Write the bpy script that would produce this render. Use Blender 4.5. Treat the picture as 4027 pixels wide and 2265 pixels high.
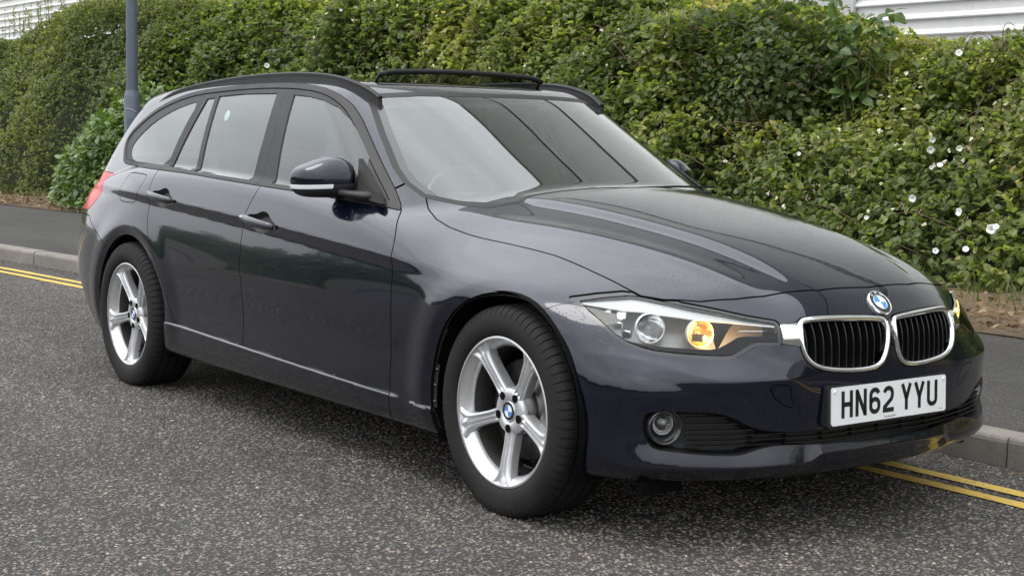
import bpy, bmesh, math, random
import numpy as np
from mathutils import Matrix, Vector
sc = bpy.context.scene
col = sc.collection
for o in list(bpy.data.objects): bpy.data.objects.remove(o)
rng = np.random.default_rng(7); random.seed(7)
# ---------------------------------------------------------------- camera, sky, sun, exposure
cam = bpy.data.cameras.new('camera'); cam_o = bpy.data.objects.new('camera', cam); col.objects.link(cam_o)
cam.sensor_width = 36; cam.lens = 53.2603; cam.clip_start = .05; cam.clip_end = 1500
cam_o.matrix_world = Matrix([[0.598665, -0.093085, 0.795573, 3.66518], [0.80074, 0.044245, -0.597376, -3.5827], [0.020406, 0.994675, 0.101025, 1.16325], [0, 0, 0, 1]])
sc.camera = cam_o
w = bpy.data.worlds.new('World'); sc.world = w; w.use_nodes = True
wn = w.node_tree; bg = wn.nodes['Background']; bg.inputs['Strength'].default_value = .10
SUN_EL, SUN_AZ = math.radians(62), math.radians(215)
sky = wn.nodes.new('ShaderNodeTexSky'); sky.sky_type = 'NISHITA'; sky.sun_disc = False
sky.sun_elevation = SUN_EL; sky.sun_rotation = SUN_AZ; sky.dust_density = 4
tc = wn.nodes.new('ShaderNodeTexCoord'); sep = wn.nodes.new('ShaderNodeSeparateXYZ'); wn.links.new(tc.outputs['Generated'], sep.inputs[0])
# overcast: a cloud deck three times as bright overhead as at the horizon, softly mottled, over the sky texture
nz = wn.nodes.new('ShaderNodeTexNoise'); nz.inputs['Scale'].default_value = 2.2; nz.inputs['Detail'].default_value = 6; nz.inputs['Roughness'].default_value = .55
mp = wn.nodes.new('ShaderNodeMapping'); mp.inputs['Scale'].default_value = (1, 1, 2.4); wn.links.new(tc.outputs['Generated'], mp.inputs[0]); wn.links.new(mp.outputs[0], nz.inputs['Vector'])
mr = wn.nodes.new('ShaderNodeMapRange'); mr.inputs[1].default_value = .3; mr.inputs[2].default_value = .7; mr.inputs[3].default_value = .78; mr.inputs[4].default_value = 1.2
wn.links.new(nz.outputs[0], mr.inputs[0])
mz = wn.nodes.new('ShaderNodeMapRange'); mz.inputs[1].default_value = 0; mz.inputs[2].default_value = 1; mz.inputs[3].default_value = 10.5; mz.inputs[4].default_value = 28.5
wn.links.new(sep.outputs[2], mz.inputs[0])
mm = wn.nodes.new('ShaderNodeMath'); mm.operation = 'MULTIPLY'; wn.links.new(mr.outputs[0], mm.inputs[0]); wn.links.new(mz.outputs[0], mm.inputs[1])
cc = wn.nodes.new('ShaderNodeVectorMath'); cc.operation = 'SCALE'; cc.inputs[0].default_value = (.975, 1.0, 1.04); wn.links.new(mm.outputs[0], cc.inputs['Scale'])
mx = wn.nodes.new('ShaderNodeMixRGB'); mx.inputs[0].default_value = .93; wn.links.new(sky.outputs[0], mx.inputs[1]); wn.links.new(cc.outputs[0], mx.inputs[2])
wn.links.new(mx.outputs[0], bg.inputs[0])
sun = bpy.data.lights.new('sun', 'SUN'); sun.energy = .9; sun.angle = math.radians(25); sun.color = (1, .97, .92)
sun_o = bpy.data.objects.new('sun', sun); col.objects.link(sun_o)
_d = Vector((math.sin(SUN_AZ)*math.cos(SUN_EL), math.cos(SUN_AZ)*math.cos(SUN_EL), math.sin(SUN_EL)))
sun_o.rotation_euler = _d.to_track_quat('Z', 'Y').to_euler(); sun_o.location = (-3, -6, 12)
vs = sc.view_settings; vs.view_transform = 'Standard'; vs.look = 'None'; vs.gamma = 1; vs.exposure = .12; vs.use_curve_mapping = False
sc.render.engine = 'CYCLES'; sc.cycles.use_denoising = True; sc.cycles.max_bounces = 10; sc.cycles.transparent_max_bounces = 16
sc.cycles.sample_clamp_indirect = 6
import numpy as np
# ---------------------------------------------------------------- smooth maths
def _nsp(xs, ys):
    """second derivatives of a natural cubic spline; ys may be (n,) or (n,m)"""
    xs = np.asarray(xs, float); ys = np.asarray(ys, float)
    n = len(xs); A = np.zeros((n, n)); B = np.zeros(ys.shape)
    A[0, 0] = A[-1, -1] = 1
    for i in range(1, n-1):
        h0 = xs[i]-xs[i-1]; h1 = xs[i+1]-xs[i]
        A[i, i-1] = h0; A[i, i] = 2*(h0+h1); A[i, i+1] = h1
        B[i] = 6*((ys[i+1]-ys[i])/h1-(ys[i]-ys[i-1])/h0)
    return np.linalg.solve(A, B)
class Spl:
    def __init__(s, xs, ys):
        s.x = np.asarray(xs, float); s.y = np.asarray(ys, float); s.m = _nsp(xs, ys)
    def __call__(s, q):
        q = np.asarray(q, float); x = s.x
        i = np.clip(np.searchsorted(x, q)-1, 0, len(x)-2)
        h = x[i+1]-x[i]; t = (q-x[i])/h
        tc = np.clip(t, 0, 1)
        a = 1-tc; b = tc
        v = a*s.y[i]+b*s.y[i+1]+((a**3-a)*s.m[i]+(b**3-b)*s.m[i+1])*h*h/6
        # linear continuation outside
        sl = (s.y[i+1]-s.y[i])/h
        d0 = sl-h*(2*s.m[i]+s.m[i+1])/6; d1 = sl+h*(s.m[i]+2*s.m[i+1])/6
        return v+np.where(t < 0, t*h*d0, 0)+np.where(t > 1, (t-1)*h*d1, 0)
class Tab:
    """table rows (r) x columns (c), natural cubic in both directions"""
    def __init__(s, rows, cols, data):
        s.r = np.asarray(rows, float); s.c = np.asarray(cols, float); s.d = np.asarray(data, float)
        cc = np.linspace(s.c[0]-.3, s.c[-1]+.3, 240); rr = np.linspace(s.r[0]-.15, s.r[-1]+.3, 200)
        fine = np.stack([Spl(s.c, row)(cc) for row in s.d])
        fine = np.stack([Spl(s.r, col)(rr) for col in fine.T]).T
        s.cc, s.rr, s.f = cc, rr, fine
    def __call__(s, r, c):
        r, c = np.broadcast_arrays(r, c)
        u = np.clip((r-s.rr[0])/(s.rr[1]-s.rr[0]), 1, len(s.rr)-3.001); v = np.clip((c-s.cc[0])/(s.cc[1]-s.cc[0]), 1, len(s.cc)-3.001)
        i = u.astype(int); j = v.astype(int); a = u-i; b = v-j
        def w(t): return ((-t+2)*t-1)*t/2, ((3*t-5)*t*t+2)/2, ((-3*t+4)*t+1)*t/2, (t-1)*t*t/2
        wa, wb = w(a), w(b); out = 0
        for p in range(4):
            for q in range(4): out = out+wa[p]*wb[q]*s.f[i+p-1, j+q-1]
        return out
def smax(a, b, k):
    h = np.maximum(k-np.abs(a-b), 0)/k
    return np.maximum(a, b)+h*h*h*k/6
def smin(a, b, k): return -smax(-a, -b, k)
def sstep(e0, e1, x):
    t = np.clip((x-e0)/(e1-e0), 0, 1); return t*t*t*(t*(t*6-15)+10)
def splus(x, r): return .5*(x+np.sqrt(x*x+r*r))
# ---------------------------------------------------------------- the estate car's skin, metres, x forward from the front axle
ZR = [.12, .2, .3, .42, .55, .65, .75, .85, .92, .98, 1.06]
XC = [-3.9, -3.6, -3.2, -2.81, -2.4, -1.9, -1.4, -.9, -.5, 0, .35, .7]
SD = [[.70,.73,.75,.765,.775,.765,.735,.69,.66,.64,.61],
 [.78,.81,.83,.845,.85,.845,.82,.775,.75,.73,.70],
 [.83,.86,.88,.892,.894,.890,.876,.842,.806,.78,.74],
 [.84,.870,.885,.890,.896,.896,.888,.869,.846,.815,.77],
 [.835,.864,.882,.882,.892,.894,.886,.867,.845,.816,.775],
 [.835,.862,.880,.878,.890,.892,.882,.862,.838,.811,.775],
 [.835,.862,.880,.878,.889,.891,.880,.858,.833,.805,.77],
 [.835,.862,.880,.878,.888,.889,.877,.853,.826,.797,.76],
 [.835,.862,.878,.879,.888,.888,.874,.845,.81,.775,.74],
 [.84,.866,.880,.884,.890,.890,.876,.84,.80,.76,.72],
 [.82,.85,.862,.868,.872,.869,.85,.805,.76,.72,.67],
 [.78,.80,.815,.82,.82,.81,.79,.75,.71,.67,.62]]
T_side = Tab(ZR, XC, np.array(SD).T)
crease_z = Spl([-3.9,-3.13,-2.5,-1.7,-.84,-.2,.5], [.905,.884,.857,.816,.763,.722,.68])
sill_z = Spl([-3,-2.44,-1.6,-.39,0], [.35,.336,.311,.281,.27])
def wheel_r(x, z):
    return np.hypot(x-.008, z-.320), np.hypot(x+2.785, z-.318)
def side_y(x, z):
    s = T_side(z, x)
    d = z-crease_z(x)
    w = sstep(.30, -.75, x)*sstep(-3.85, -3.4, x)
    A = .014
    g = np.where(d > 0, np.exp(-np.maximum(d, 0)/.09), np.clip(1+d/.034, 0, 1))
    # a soft edged ramp: up under the crease, decaying above it
    up = (splus(d+.034, .006)-splus(d, .006))/.034
    g = up*np.exp(-splus(d, .004)/.10)
    s = s+A*w*g
    t = z-sill_z(x)
    s = s+.007*sstep(.000, -.008, t)*sstep(-.10, -.40, x)*sstep(-2.7, -2.4, x)
    rf, rr = wheel_r(x, z)
    for r, amp, r0 in ((rf, .013, .410), (rr, .011, .400)):
        up = sstep(.15, .36, z)
        s = s+amp*up*(sstep(r0+.17, r0-.012, r)**1.5)
        s = s-.013*up*(splus(r0-.004-r, .006)-splus(r0-.050-r, .006))/.046
    return s
YF = [0, .2, .35, .5, .65, .75, .82, .88]
ZF = [.16, .22, .30, .40, .485, .55, .62, .69, .75, .85]
FD = [[.70,.69,.665,.62,.54,.46,.38,.25],
 [.760,.750,.727,.690,.62,.545,.46,.33],
 [.772,.762,.738,.698,.63,.555,.47,.34],
 [.777,.767,.742,.700,.63,.555,.47,.335],
 [.780,.770,.745,.702,.628,.548,.458,.315],
 [.778,.765,.735,.675,.585,.49,.39,.25],
 [.768,.754,.719,.648,.545,.44,.33,.19],
 [.727,.713,.671,.592,.478,.365,.25,.11],
 [.668,.655,.609,.525,.396,.27,.15,.01],
 [.50,.48,.43,.32,.17,.03,-.1,-.25]]
T_front = Tab(ZF, YF, FD)
def front_x(y, z):
    x = T_front(z, y)
    # bumper crease under the lamps
    zc = .488+.06*sstep(.55, .85, y)-.0*y
    d = z-zc
    w = sstep(.30, .42, y)*sstep(.90, .80, y)
    x = x+.013*w*np.exp(-splus(d, .003)/.045)*(splus(d+.045, .005)-splus(d, .005))/.045
    # chin ledge
    d = z-(.264-.030*sstep(.26, .34, y))
    w = sstep(.86, .76, y)
    x = x+.017*w*np.exp(-splus(d, .003)/.030)*(splus(d+.028, .004)-splus(d, .004))/.028
    return x
h_c = Spl([-3.9,-.9,-.65,-.45,-.2,0,.2,.4,.55,.65,.703,.76,.85], [.93,.955,.983,.978,.953,.922,.886,.843,.799,.761,.735,.692,.60])
h_e = Spl([-3.9,-3.5,-3.1,-2.6,-2,-1.4,-1.0,-.65,-.4,-.2,0,.2,.32,.4,.6,.8], [.84,.89,.95,.965,.955,.94,.922,.900,.852,.824,.797,.758,.728,.704,.64,.57])
def top_z(x, y):
    c, e = h_c(x), h_e(x)
    p = np.abs(y)/.69
    z = c-(c-e)*p**2.5
    # bonnet ridges running from the pillars to the grilles
    w = sstep(-.62, -.3, x)*sstep(.74, .45, x)
    yr = .245+.17*np.clip((.70-x)/1.1, 0, 1)
    d = np.abs(y)-yr
    z = z+w*.017*(sstep(.050, -.012, d)-.5)
    yr2 = .40+.24*np.clip((.62-x)/1.2, 0, 1)
    d = np.abs(y)-yr2
    z = z+w*.006*np.exp(-(d/.035)**2)
    return z
ZB = [.18,.3,.45,.6,.72,.85,.95,1.1,1.27,1.4]
YB = [0,.3,.5,.65,.75,.82,.87]
BD = [[3.70,3.68,3.62,3.53,3.44,3.36,3.26],
 [3.79,3.775,3.735,3.66,3.575,3.48,3.36],
 [3.845,3.835,3.81,3.76,3.69,3.59,3.44],
 [3.845,3.835,3.81,3.76,3.69,3.59,3.44],
 [3.83,3.82,3.79,3.735,3.655,3.55,3.40],
 [3.79,3.775,3.74,3.675,3.585,3.47,3.32],
 [3.74,3.725,3.685,3.61,3.51,3.39,3.24],
 [3.63,3.61,3.565,3.48,3.37,3.24,3.08],
 [3.47,3.45,3.40,3.31,3.19,3.05,2.88],
 [3.33,3.31,3.26,3.17,3.05,2.91,2.74]]
T_back = Tab(ZB, YB, BD)
g_taper = Spl([-3.8,-3.5,-3.2,-2.8,-2.2,-1.5,-1.0,-.6], [.13,.085,.05,.02,.005,0,.005,.02])
def glass_y(x, z):
    u = z-.92
    return .812-.36*u-.30*u*u-g_taper(x)
roof_c = Spl([-.6,-1.0,-1.2,-1.5,-1.9,-2.3,-2.7,-3.1,-3.5][::-1], [1.22,1.311,1.338,1.361,1.378,1.381,1.373,1.345,1.288][::-1])
def roof_z(x, y): return roof_c(x)-.010*(np.abs(y)/.55)**2.3
w_c = Spl([.85,.955,1.05,1.15,1.25,1.325,1.45], [-.19,-.41,-.602,-.802,-1.0,-1.152,-1.41])
def screen_x(y, z): return w_c(z)-.60*y*y-.36*y**4
def _nrm(v, f, du, dv, a, b, e=1e-3):
    return v
def body_parts(x, a, z, grad=True):
    """signed, roughly distance-scaled fields; x,a,z broadcastable (a = |y|)"""
    e = 2e-3
    def sc(f, u, v):
        fu = (f(u+e, v)-f(u-e, v))/(2*e); fv = (f(u, v+e)-f(u, v-e))/(2*e)
        return f(u, v), 1/np.sqrt(1+fu*fu+fv*fv)
    S, ks = sc(side_y, x, z); F, kf = sc(front_x, a, z); H, kh = sc(top_z, x, a); B, kb = sc(lambda p, q: T_back(q, p), a, z)
    side = (a-S)*ks; fr = (x-F)*kf; top = (z-H)*kh; back = (-x-B)*kb
    Gs, kg = sc(glass_y, x, z); R, kr = sc(roof_z, x, a); Wx, kw = sc(screen_x, a, z)
    gs = (a-Gs)*kg; ro = (z-R)*kr; ws = (x-Wx)*kw
    return side, fr, top, back, gs, ro, ws
def body(x, a, z):
    side, fr, top, back, gs, ro, ws = body_parts(x, a, z)
    low = smax(side, fr, .10)
    low = smax(low, top, .10)
    low = smax(low, back, .08)
    low = smax(low, .185+.085*sstep(-3.1, -3.6, x)-z, .05)
    up = smax(gs, ws, .085)
    up = smax(up, ro, .055)
    up = smax(up, back, .08)
    up = np.maximum(up, .60-z+0*up)
    return smin(low, up, .022)
def body_grad(P, e=1.5e-3):
    x, y, z = P.T; a = np.abs(y); s = np.where(y < 0, -1., 1.)
    gx = (body(x+e, a, z)-body(x-e, a, z))/(2*e)
    gy = (body(x, np.abs(a+e), z)-body(x, np.abs(a-e), z))/(2*e)
    gz = (body(x, a, z+e)-body(x, a, z-e))/(2*e)
    return np.stack([gx, gy*s, gz], 1)
def isosurface(f, x0, x1, y0, y1, z0, z1, h):
    X = np.arange(x0, x1+h, h); Y = np.arange(y0, y1+h, h); Z = np.arange(z0, z1+h, h)
    v = f(X[:, None, None], Y[None, :, None], Z[None, None, :]).astype(np.float32)
    nx, ny, nz = v.shape
    s = v < 0
    c = s[:-1,:-1,:-1].astype(np.int8)
    tot = sum(s[i:nx-1+i, j:ny-1+j, k:nz-1+k].astype(np.int8) for i in (0,1) for j in (0,1) for k in (0,1))
    cell = (tot > 0) & (tot < 8)
    idx = -np.ones(cell.shape, np.int64); ci = np.argwhere(cell); idx[cell] = np.arange(len(ci))
    acc = np.zeros((len(ci), 3)); cnt = np.zeros(len(ci))
    ca = ci.T
    for ax in range(3):
        for o1 in (0,1):
            for o2 in (0,1):
                o = [0,0,0]; oth = [q for q in range(3) if q != ax]; o[oth[0]] = o1; o[oth[1]] = o2
                p = [ca[q]+o[q] for q in range(3)]; q = list(p); q[ax] = q[ax]+1
                va = v[tuple(p)]; vb = v[tuple(q)]; m = (va < 0) != (vb < 0)
                t = np.where(m, va/(np.where(m, va-vb, 1)), 0)
                for k in range(3):
                    acc[:, k] += np.where(m, o[k]+(t if k == ax else 0), 0)
                cnt += m
    P = np.array([x0, y0, z0])+(ci+acc/np.maximum(cnt, 1)[:, None])*h
    quads = []
    for ax in range(3):
        sl0 = [slice(None)]*3; sl1 = [slice(None)]*3; sl0[ax] = slice(0, -1); sl1[ax] = slice(1, None)
        e = s[tuple(sl0)] != s[tuple(sl1)]
        E = np.argwhere(e); b, c2 = [q for q in range(3) if q != ax]
        ok = (E[:, b] > 0) & (E[:, c2] > 0) & (E[:, b] < v.shape[b]-1) & (E[:, c2] < v.shape[c2]-1); E = E[ok]
        sgn = s[tuple(E.T)]
        def cc(db, dc):
            q = E.copy(); q[:, b] += db; q[:, c2] += dc; return idx[tuple(q.T)]
        Q = np.stack([cc(-1,-1), cc(0,-1), cc(0,0), cc(-1,0)], 1)
        flip = sgn if ax != 1 else ~sgn
        Q[~flip] = Q[~flip][:, ::-1]
        quads.append(Q)
    return P, np.concatenate(quads)
def body_mesh(h=.012):
    """right half only in |y|; returns P (y>=0), quads"""
    P, Q = isosurface(body, -3.93, .86, -.5*h*3, .95, .12, 1.45, h)
    for _ in range(3):
        a = P.copy(); g = body_grad(np.c_[a[:, 0], np.abs(a[:, 1]), a[:, 2]]); v = body(a[:, 0], np.abs(a[:, 1]), a[:, 2])
        g[:, 1] *= np.where(a[:, 1] < 0, -1, 1)
        P = P-g*(np.clip(v, -.02, .02)/np.maximum((g*g).sum(1), .2))[:, None]
    return P, Q
# ---------------------------------------------------------------- the street's layout: everything follows the kerb line
def kerb_y(x):
    x = np.asarray(x, float); d = np.minimum(x+1.9, 0)
    q = np.where(d < -14, .0075*196+.21*(-14-d), .0075*d*d)
    return 1.10-q
def pave_back(x): return kerb_y(x)+2.4+.058*np.maximum(-1.3-np.asarray(x, float), 0)*np.where(np.asarray(x) < -18, 0, 1)+np.where(np.asarray(x) < -18, .97, 0)
def hedge_base(x): return kerb_y(x)+4.0+.025*np.clip(-2.6-np.asarray(x, float), 0, 18)
def vnoise(p, seed=0):
    """value noise in 3-D, p (n,3), about -1..1"""
    i = np.floor(p).astype(np.int64); f = p-i; f = f*f*(3-2*f); out = 0
    for dx in (0, 1):
        for dy in (0, 1):
            for dz in (0, 1):
                h = (i[:, 0]+dx)*374761393+(i[:, 1]+dy)*668265263+(i[:, 2]+dz)*2147483647+seed*974634777
                h = (h ^ (h >> 13))*1274126177; h = (h ^ (h >> 16)) & 0xffff
                w = (f[:, 0] if dx else 1-f[:, 0])*(f[:, 1] if dy else 1-f[:, 1])*(f[:, 2] if dz else 1-f[:, 2])
                out = out+w*(h/32767.5-1)
    return out
HW = 1.7
def hedge_pt(x, u, ztop):
    """point on the hedge's smooth face; u 0 at the foot, 1 at the crest, >1 the top behind it"""
    uu = np.clip(u, 0, 1)
    y = hedge_base(x)+HW*u
    z = .12+(ztop-.12)*(1-(1-uu)**2.0)
    return y, z
# ---------------------------------------------------------------- helpers
def tag(o, label=None, cat=None, group=None, kind=None):
    if label: o['label'] = label
    if cat: o['category'] = cat
    if group: o['group'] = group
    if kind: o['kind'] = kind
    return o
def empty(name, loc=(0, 0, 0)):
    o = bpy.data.objects.new(name, None); col.objects.link(o); o.location = loc; o.empty_display_size = .2; return o
def link(name, me, parent=None, loc=None):
    o = bpy.data.objects.new(name, me); col.objects.link(o)
    if parent: o.parent = parent
    if loc is not None: o.location = loc
    return o
def mesh(name, V, F, mats, N=None, smooth=True, mi=None):
    V = np.asarray(V, np.float32).reshape(-1, 3)
    me = bpy.data.meshes.new(name)
    if isinstance(F, np.ndarray):
        k = F.shape[1]; nf = len(F)
        me.vertices.add(len(V)); me.vertices.foreach_set('co', V.ravel())
        me.loops.add(nf*k); me.loops.foreach_set('vertex_index', F.astype(np.int32).ravel())
        me.polygons.add(nf); me.polygons.foreach_set('loop_start', np.arange(0, nf*k, k, dtype=np.int32)); me.polygons.foreach_set('loop_total', np.full(nf, k, np.int32))
        me.update(calc_edges=True); me.validate(clean_customdata=False)
    else:
        me.from_pydata(V.tolist(), [], [list(map(int, f)) for f in F]); me.update()
    for m in (mats if isinstance(mats, (list, tuple)) else [mats]): me.materials.append(m)
    me.polygons.foreach_set('use_smooth', np.full(len(me.polygons), bool(smooth)))
    if mi is not None: me.polygons.foreach_set('material_index', np.asarray(mi, np.int32))
    if N is not None:
        at = me.attributes.new('custom_normal', 'FLOAT_VECTOR', 'POINT'); at.data.foreach_set('vector', np.asarray(N, np.float32).ravel())
    return me
def obj(name, V, F, mats, parent=None, N=None, smooth=True, mi=None, loc=None):
    return link(name, mesh(name, V, F, mats, N, smooth, mi), parent, loc)
def box(x0, x1, y0, y1, z0, z1):
    V = [(x, y, z) for x in (x0, x1) for y in (y0, y1) for z in (z0, z1)]
    return V, [(0, 1, 3, 2), (4, 6, 7, 5), (0, 4, 5, 1), (2, 3, 7, 6), (0, 2, 6, 4), (1, 5, 7, 3)]
def bevel_box(name, mats, parent, c, s, r=.01, rot=None, seg=2, taper=1.0):
    bm = bmesh.new(); bmesh.ops.create_cube(bm, size=1)
    for v in bm.verts:
        k = taper if v.co.z > 0 else 1
        v.co = Vector((v.co.x*s[0]*k, v.co.y*s[1]*k, v.co.z*s[2]))
    bmesh.ops.bevel(bm, geom=list(bm.edges), offset=r, segments=seg, profile=.6, affect='EDGES')
    M = Matrix.Translation(c) @ (rot if rot else Matrix.Identity(4)); bm.transform(M)
    me = bpy.data.meshes.new(name); bm.to_mesh(me); bm.free(); me.materials.append(mats)
    me.polygons.foreach_set('use_smooth', [True]*len(me.polygons)); me.set_sharp_from_angle(angle=math.radians(40))
    return link(name, me, parent)
def merge(parts):
    V = []; F = []; n = 0
    for v, f in parts:
        V += [tuple(p) for p in v]; F += [tuple(int(i)+n for i in q) for q in f]; n += len(v)
    return V, F
def lathe(prof, seg=48, ax=None, a0=0, a1=2*math.pi):
    """prof [(r,h)]; axis -y (outboard of the car's right side): vertex = (r cos, -h, r sin)"""
    full = abs(a1-a0-2*math.pi) < 1e-6; n = seg if full else seg+1; m = len(prof)
    t = a0+(a1-a0)*np.arange(n)/seg
    r = np.array([p[0] for p in prof]); h = np.array([p[1] for p in prof])
    V = np.stack([np.cos(t)[:, None]*r, -np.broadcast_to(h, (n, m)), np.sin(t)[:, None]*r], 2).reshape(-1, 3)
    i = np.arange(seg); j = np.arange(m-1); I, J = np.meshgrid(i, j, indexing='ij'); I2 = (I+1) % n if full else I+1
    F = np.stack([I*m+J, I*m+J+1, I2*m+J+1, I2*m+J], 2).reshape(-1, 4)
    return V, F
def tube(path, r, seg=8, closed=False, up=(0, 0, 1), flat=1.0, caps=True):
    """sweep an ellipse (r across, r*flat along 'up') along a path; r may vary"""
    P = np.asarray(path, float); n = len(P); r = np.broadcast_to(np.asarray(r, float), (n,))
    T = np.gradient(P, axis=0)
    if closed: T = np.roll(P, -1, 0)-np.roll(P, 1, 0)
    T /= np.linalg.norm(T, axis=1)[:, None]
    U = np.broadcast_to(np.asarray(up, float), P.shape); S = np.cross(T, U); S /= np.maximum(np.linalg.norm(S, axis=1), 1e-9)[:, None]; U = np.cross(S, T)
    a = 2*np.pi*np.arange(seg)/seg
    V = P[:, None]+S[:, None]*(np.cos(a)[None, :, None]*r[:, None, None])+U[:, None]*(np.sin(a)[None, :, None]*r[:, None, None]*flat)
    V = V.reshape(-1, 3); F = []
    for i in range(n if closed else n-1):
        k = (i+1) % n
        for j in range(seg): F.append((i*seg+j, i*seg+(j+1) % seg, k*seg+(j+1) % seg, k*seg+j))
    if caps and not closed:
        F.append(tuple(range(seg))[::-1]); F.append(tuple((n-1)*seg+j for j in range(seg)))
    return V, F
def sweep(path, prof, up=(0, 0, 1), side=None, caps=True):
    """sweep an open/closed 2-D profile [(s,u)] (closed loop) along a path"""
    P = np.asarray(path, float); n = len(P); T = np.gradient(P, axis=0); T /= np.linalg.norm(T, axis=1)[:, None]
    U = np.broadcast_to(np.asarray(up, float), P.shape); S = np.cross(T, U); S /= np.linalg.norm(S, axis=1)[:, None]; U = np.cross(S, T)
    pr = np.asarray(prof, float); m = len(pr)
    V = (P[:, None]+S[:, None]*pr[None, :, 0:1]+U[:, None]*pr[None, :, 1:2]).reshape(-1, 3); F = []
    for i in range(n-1):
        for j in range(m): F.append((i*m+j, i*m+(j+1) % m, (i+1)*m+(j+1) % m, (i+1)*m+j))
    if caps: F.append(tuple(range(m))[::-1]); F.append(tuple((n-1)*m+j for j in range(m)))
    return V, F
def resample(P, n, closed=False):
    P = np.asarray(P, float)
    if closed: P = np.r_[P, P[:1]]
    d = np.r_[0, np.cumsum(np.linalg.norm(np.diff(P, axis=0), axis=1))]
    t = np.linspace(0, d[-1], n+1 if closed else n)
    Q = np.stack([np.interp(t, d, P[:, k]) for k in range(P.shape[1])], 1)
    return Q[:-1] if closed else Q
def chaikin(P, k=2, closed=True):
    P = np.asarray(P, float)
    for _ in range(k):
        Q = np.roll(P, -1, 0) if closed else P[1:]
        A = P if closed else P[:-1]
        R = np.stack([.75*A+.25*Q, .25*A+.75*Q], 1).reshape(-1, P.shape[1])
        P = R if closed else np.r_[P[:1], R, P[-1:]]
    return P
# ---------------------------------------------------------------- materials
class NT:
    def __init__(s, name):
        s.m = bpy.data.materials.new(name); s.m.use_nodes = True; s.t = s.m.node_tree; s.b = s.t.nodes['Principled BSDF']; s.out = s.t.nodes['Material Output']
    def n(s, typ, **kw):
        q = s.t.nodes.new(typ)
        for k, v in kw.items():
            if k.startswith('i_'): q.inputs[k[2:].replace('_', ' ')].default_value = v
            else: setattr(q, k, v)
        return q
    def l(s, a, b): s.t.links.new(a, b)
    def coord(s, kind='Object', scale=None):
        c = s.n('ShaderNodeTexCoord').outputs[kind]
        if scale is not None:
            m = s.n('ShaderNodeMapping'); m.inputs['Scale'].default_value = scale; s.l(c, m.inputs[0]); c = m.outputs[0]
        return c
    def noise(s, vec, scale, detail=4, rough=.55):
        q = s.n('ShaderNodeTexNoise'); q.inputs['Scale'].default_value = scale; q.inputs['Detail'].default_value = detail; q.inputs['Roughness'].default_value = rough; s.l(vec, q.inputs['Vector']); return q.outputs[0]
    def ramp(s, fac, stops, interp='LINEAR'):
        q = s.n('ShaderNodeValToRGB'); q.color_ramp.interpolation = interp; e = q.color_ramp.elements
        while len(e) < len(stops): e.new(.5)
        for k, (p, c) in enumerate(stops): e[k].position = p; e[k].color = tuple(c)+((1,) if len(c) == 3 else ())
        s.l(fac, q.inputs[0]); return q.outputs[0]
    def rng(s, v, a, b, c, d):
        q = s.n('ShaderNodeMapRange'); [q.inputs[k+1].__setattr__('default_value', x) for k, x in enumerate((a, b, c, d))]; s.l(v, q.inputs[0]); return q.outputs[0]
    def bump(s, h, strength=.3, dist=.01, nrm=None):
        q = s.n('ShaderNodeBump'); q.inputs['Strength'].default_value = strength; q.inputs['Distance'].default_value = dist; s.l(h, q.inputs['Height'])
        if nrm is not None: s.l(nrm, q.inputs['Normal'])
        return q.outputs[0]
    def mix(s, f, a, b, blend='MIX'):
        q = s.n('ShaderNodeMixRGB'); q.blend_type = blend
        for sock, v in zip(q.inputs, (f, a, b)):
            if hasattr(v, 'is_linked') or hasattr(v, 'links'): s.l(v, sock)
            else: sock.default_value = v if isinstance(v, (int, float)) else tuple(v)+((1,) if len(v) == 3 else ())
        return q.outputs[0]
def pm(name, base, rough=.5, metal=0., coat=0., spec=.5, var=.12, scale=8, bump=0., bscale=200, emit=None, es=0):
    """plain principled material with a little procedural unevenness"""
    k = NT(name); b = k.b; c = k.coord()
    f = k.noise(c, scale, 5); lo = tuple(x*(1-var) for x in base); hi = tuple(min(1, x*(1+var)) for x in base)
    k.l(k.ramp(f, [(.3, lo), (.7, hi)]), b.inputs['Base Color']); k.l(k.rng(f, .3, .7, rough*.9, min(1, rough*1.12)), b.inputs['Roughness'])
    b.inputs['Metallic'].default_value = metal; b.inputs['Coat Weight'].default_value = coat; b.inputs['Coat Roughness'].default_value = .03; b.inputs['Specular IOR Level'].default_value = spec
    if bump: k.l(k.bump(k.noise(c, bscale, 3), bump, .002), b.inputs['Normal'])
    if emit: b.inputs['Emission Color'].default_value = tuple(emit)+(1,); b.inputs['Emission Strength'].default_value = es
    return k.m
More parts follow.
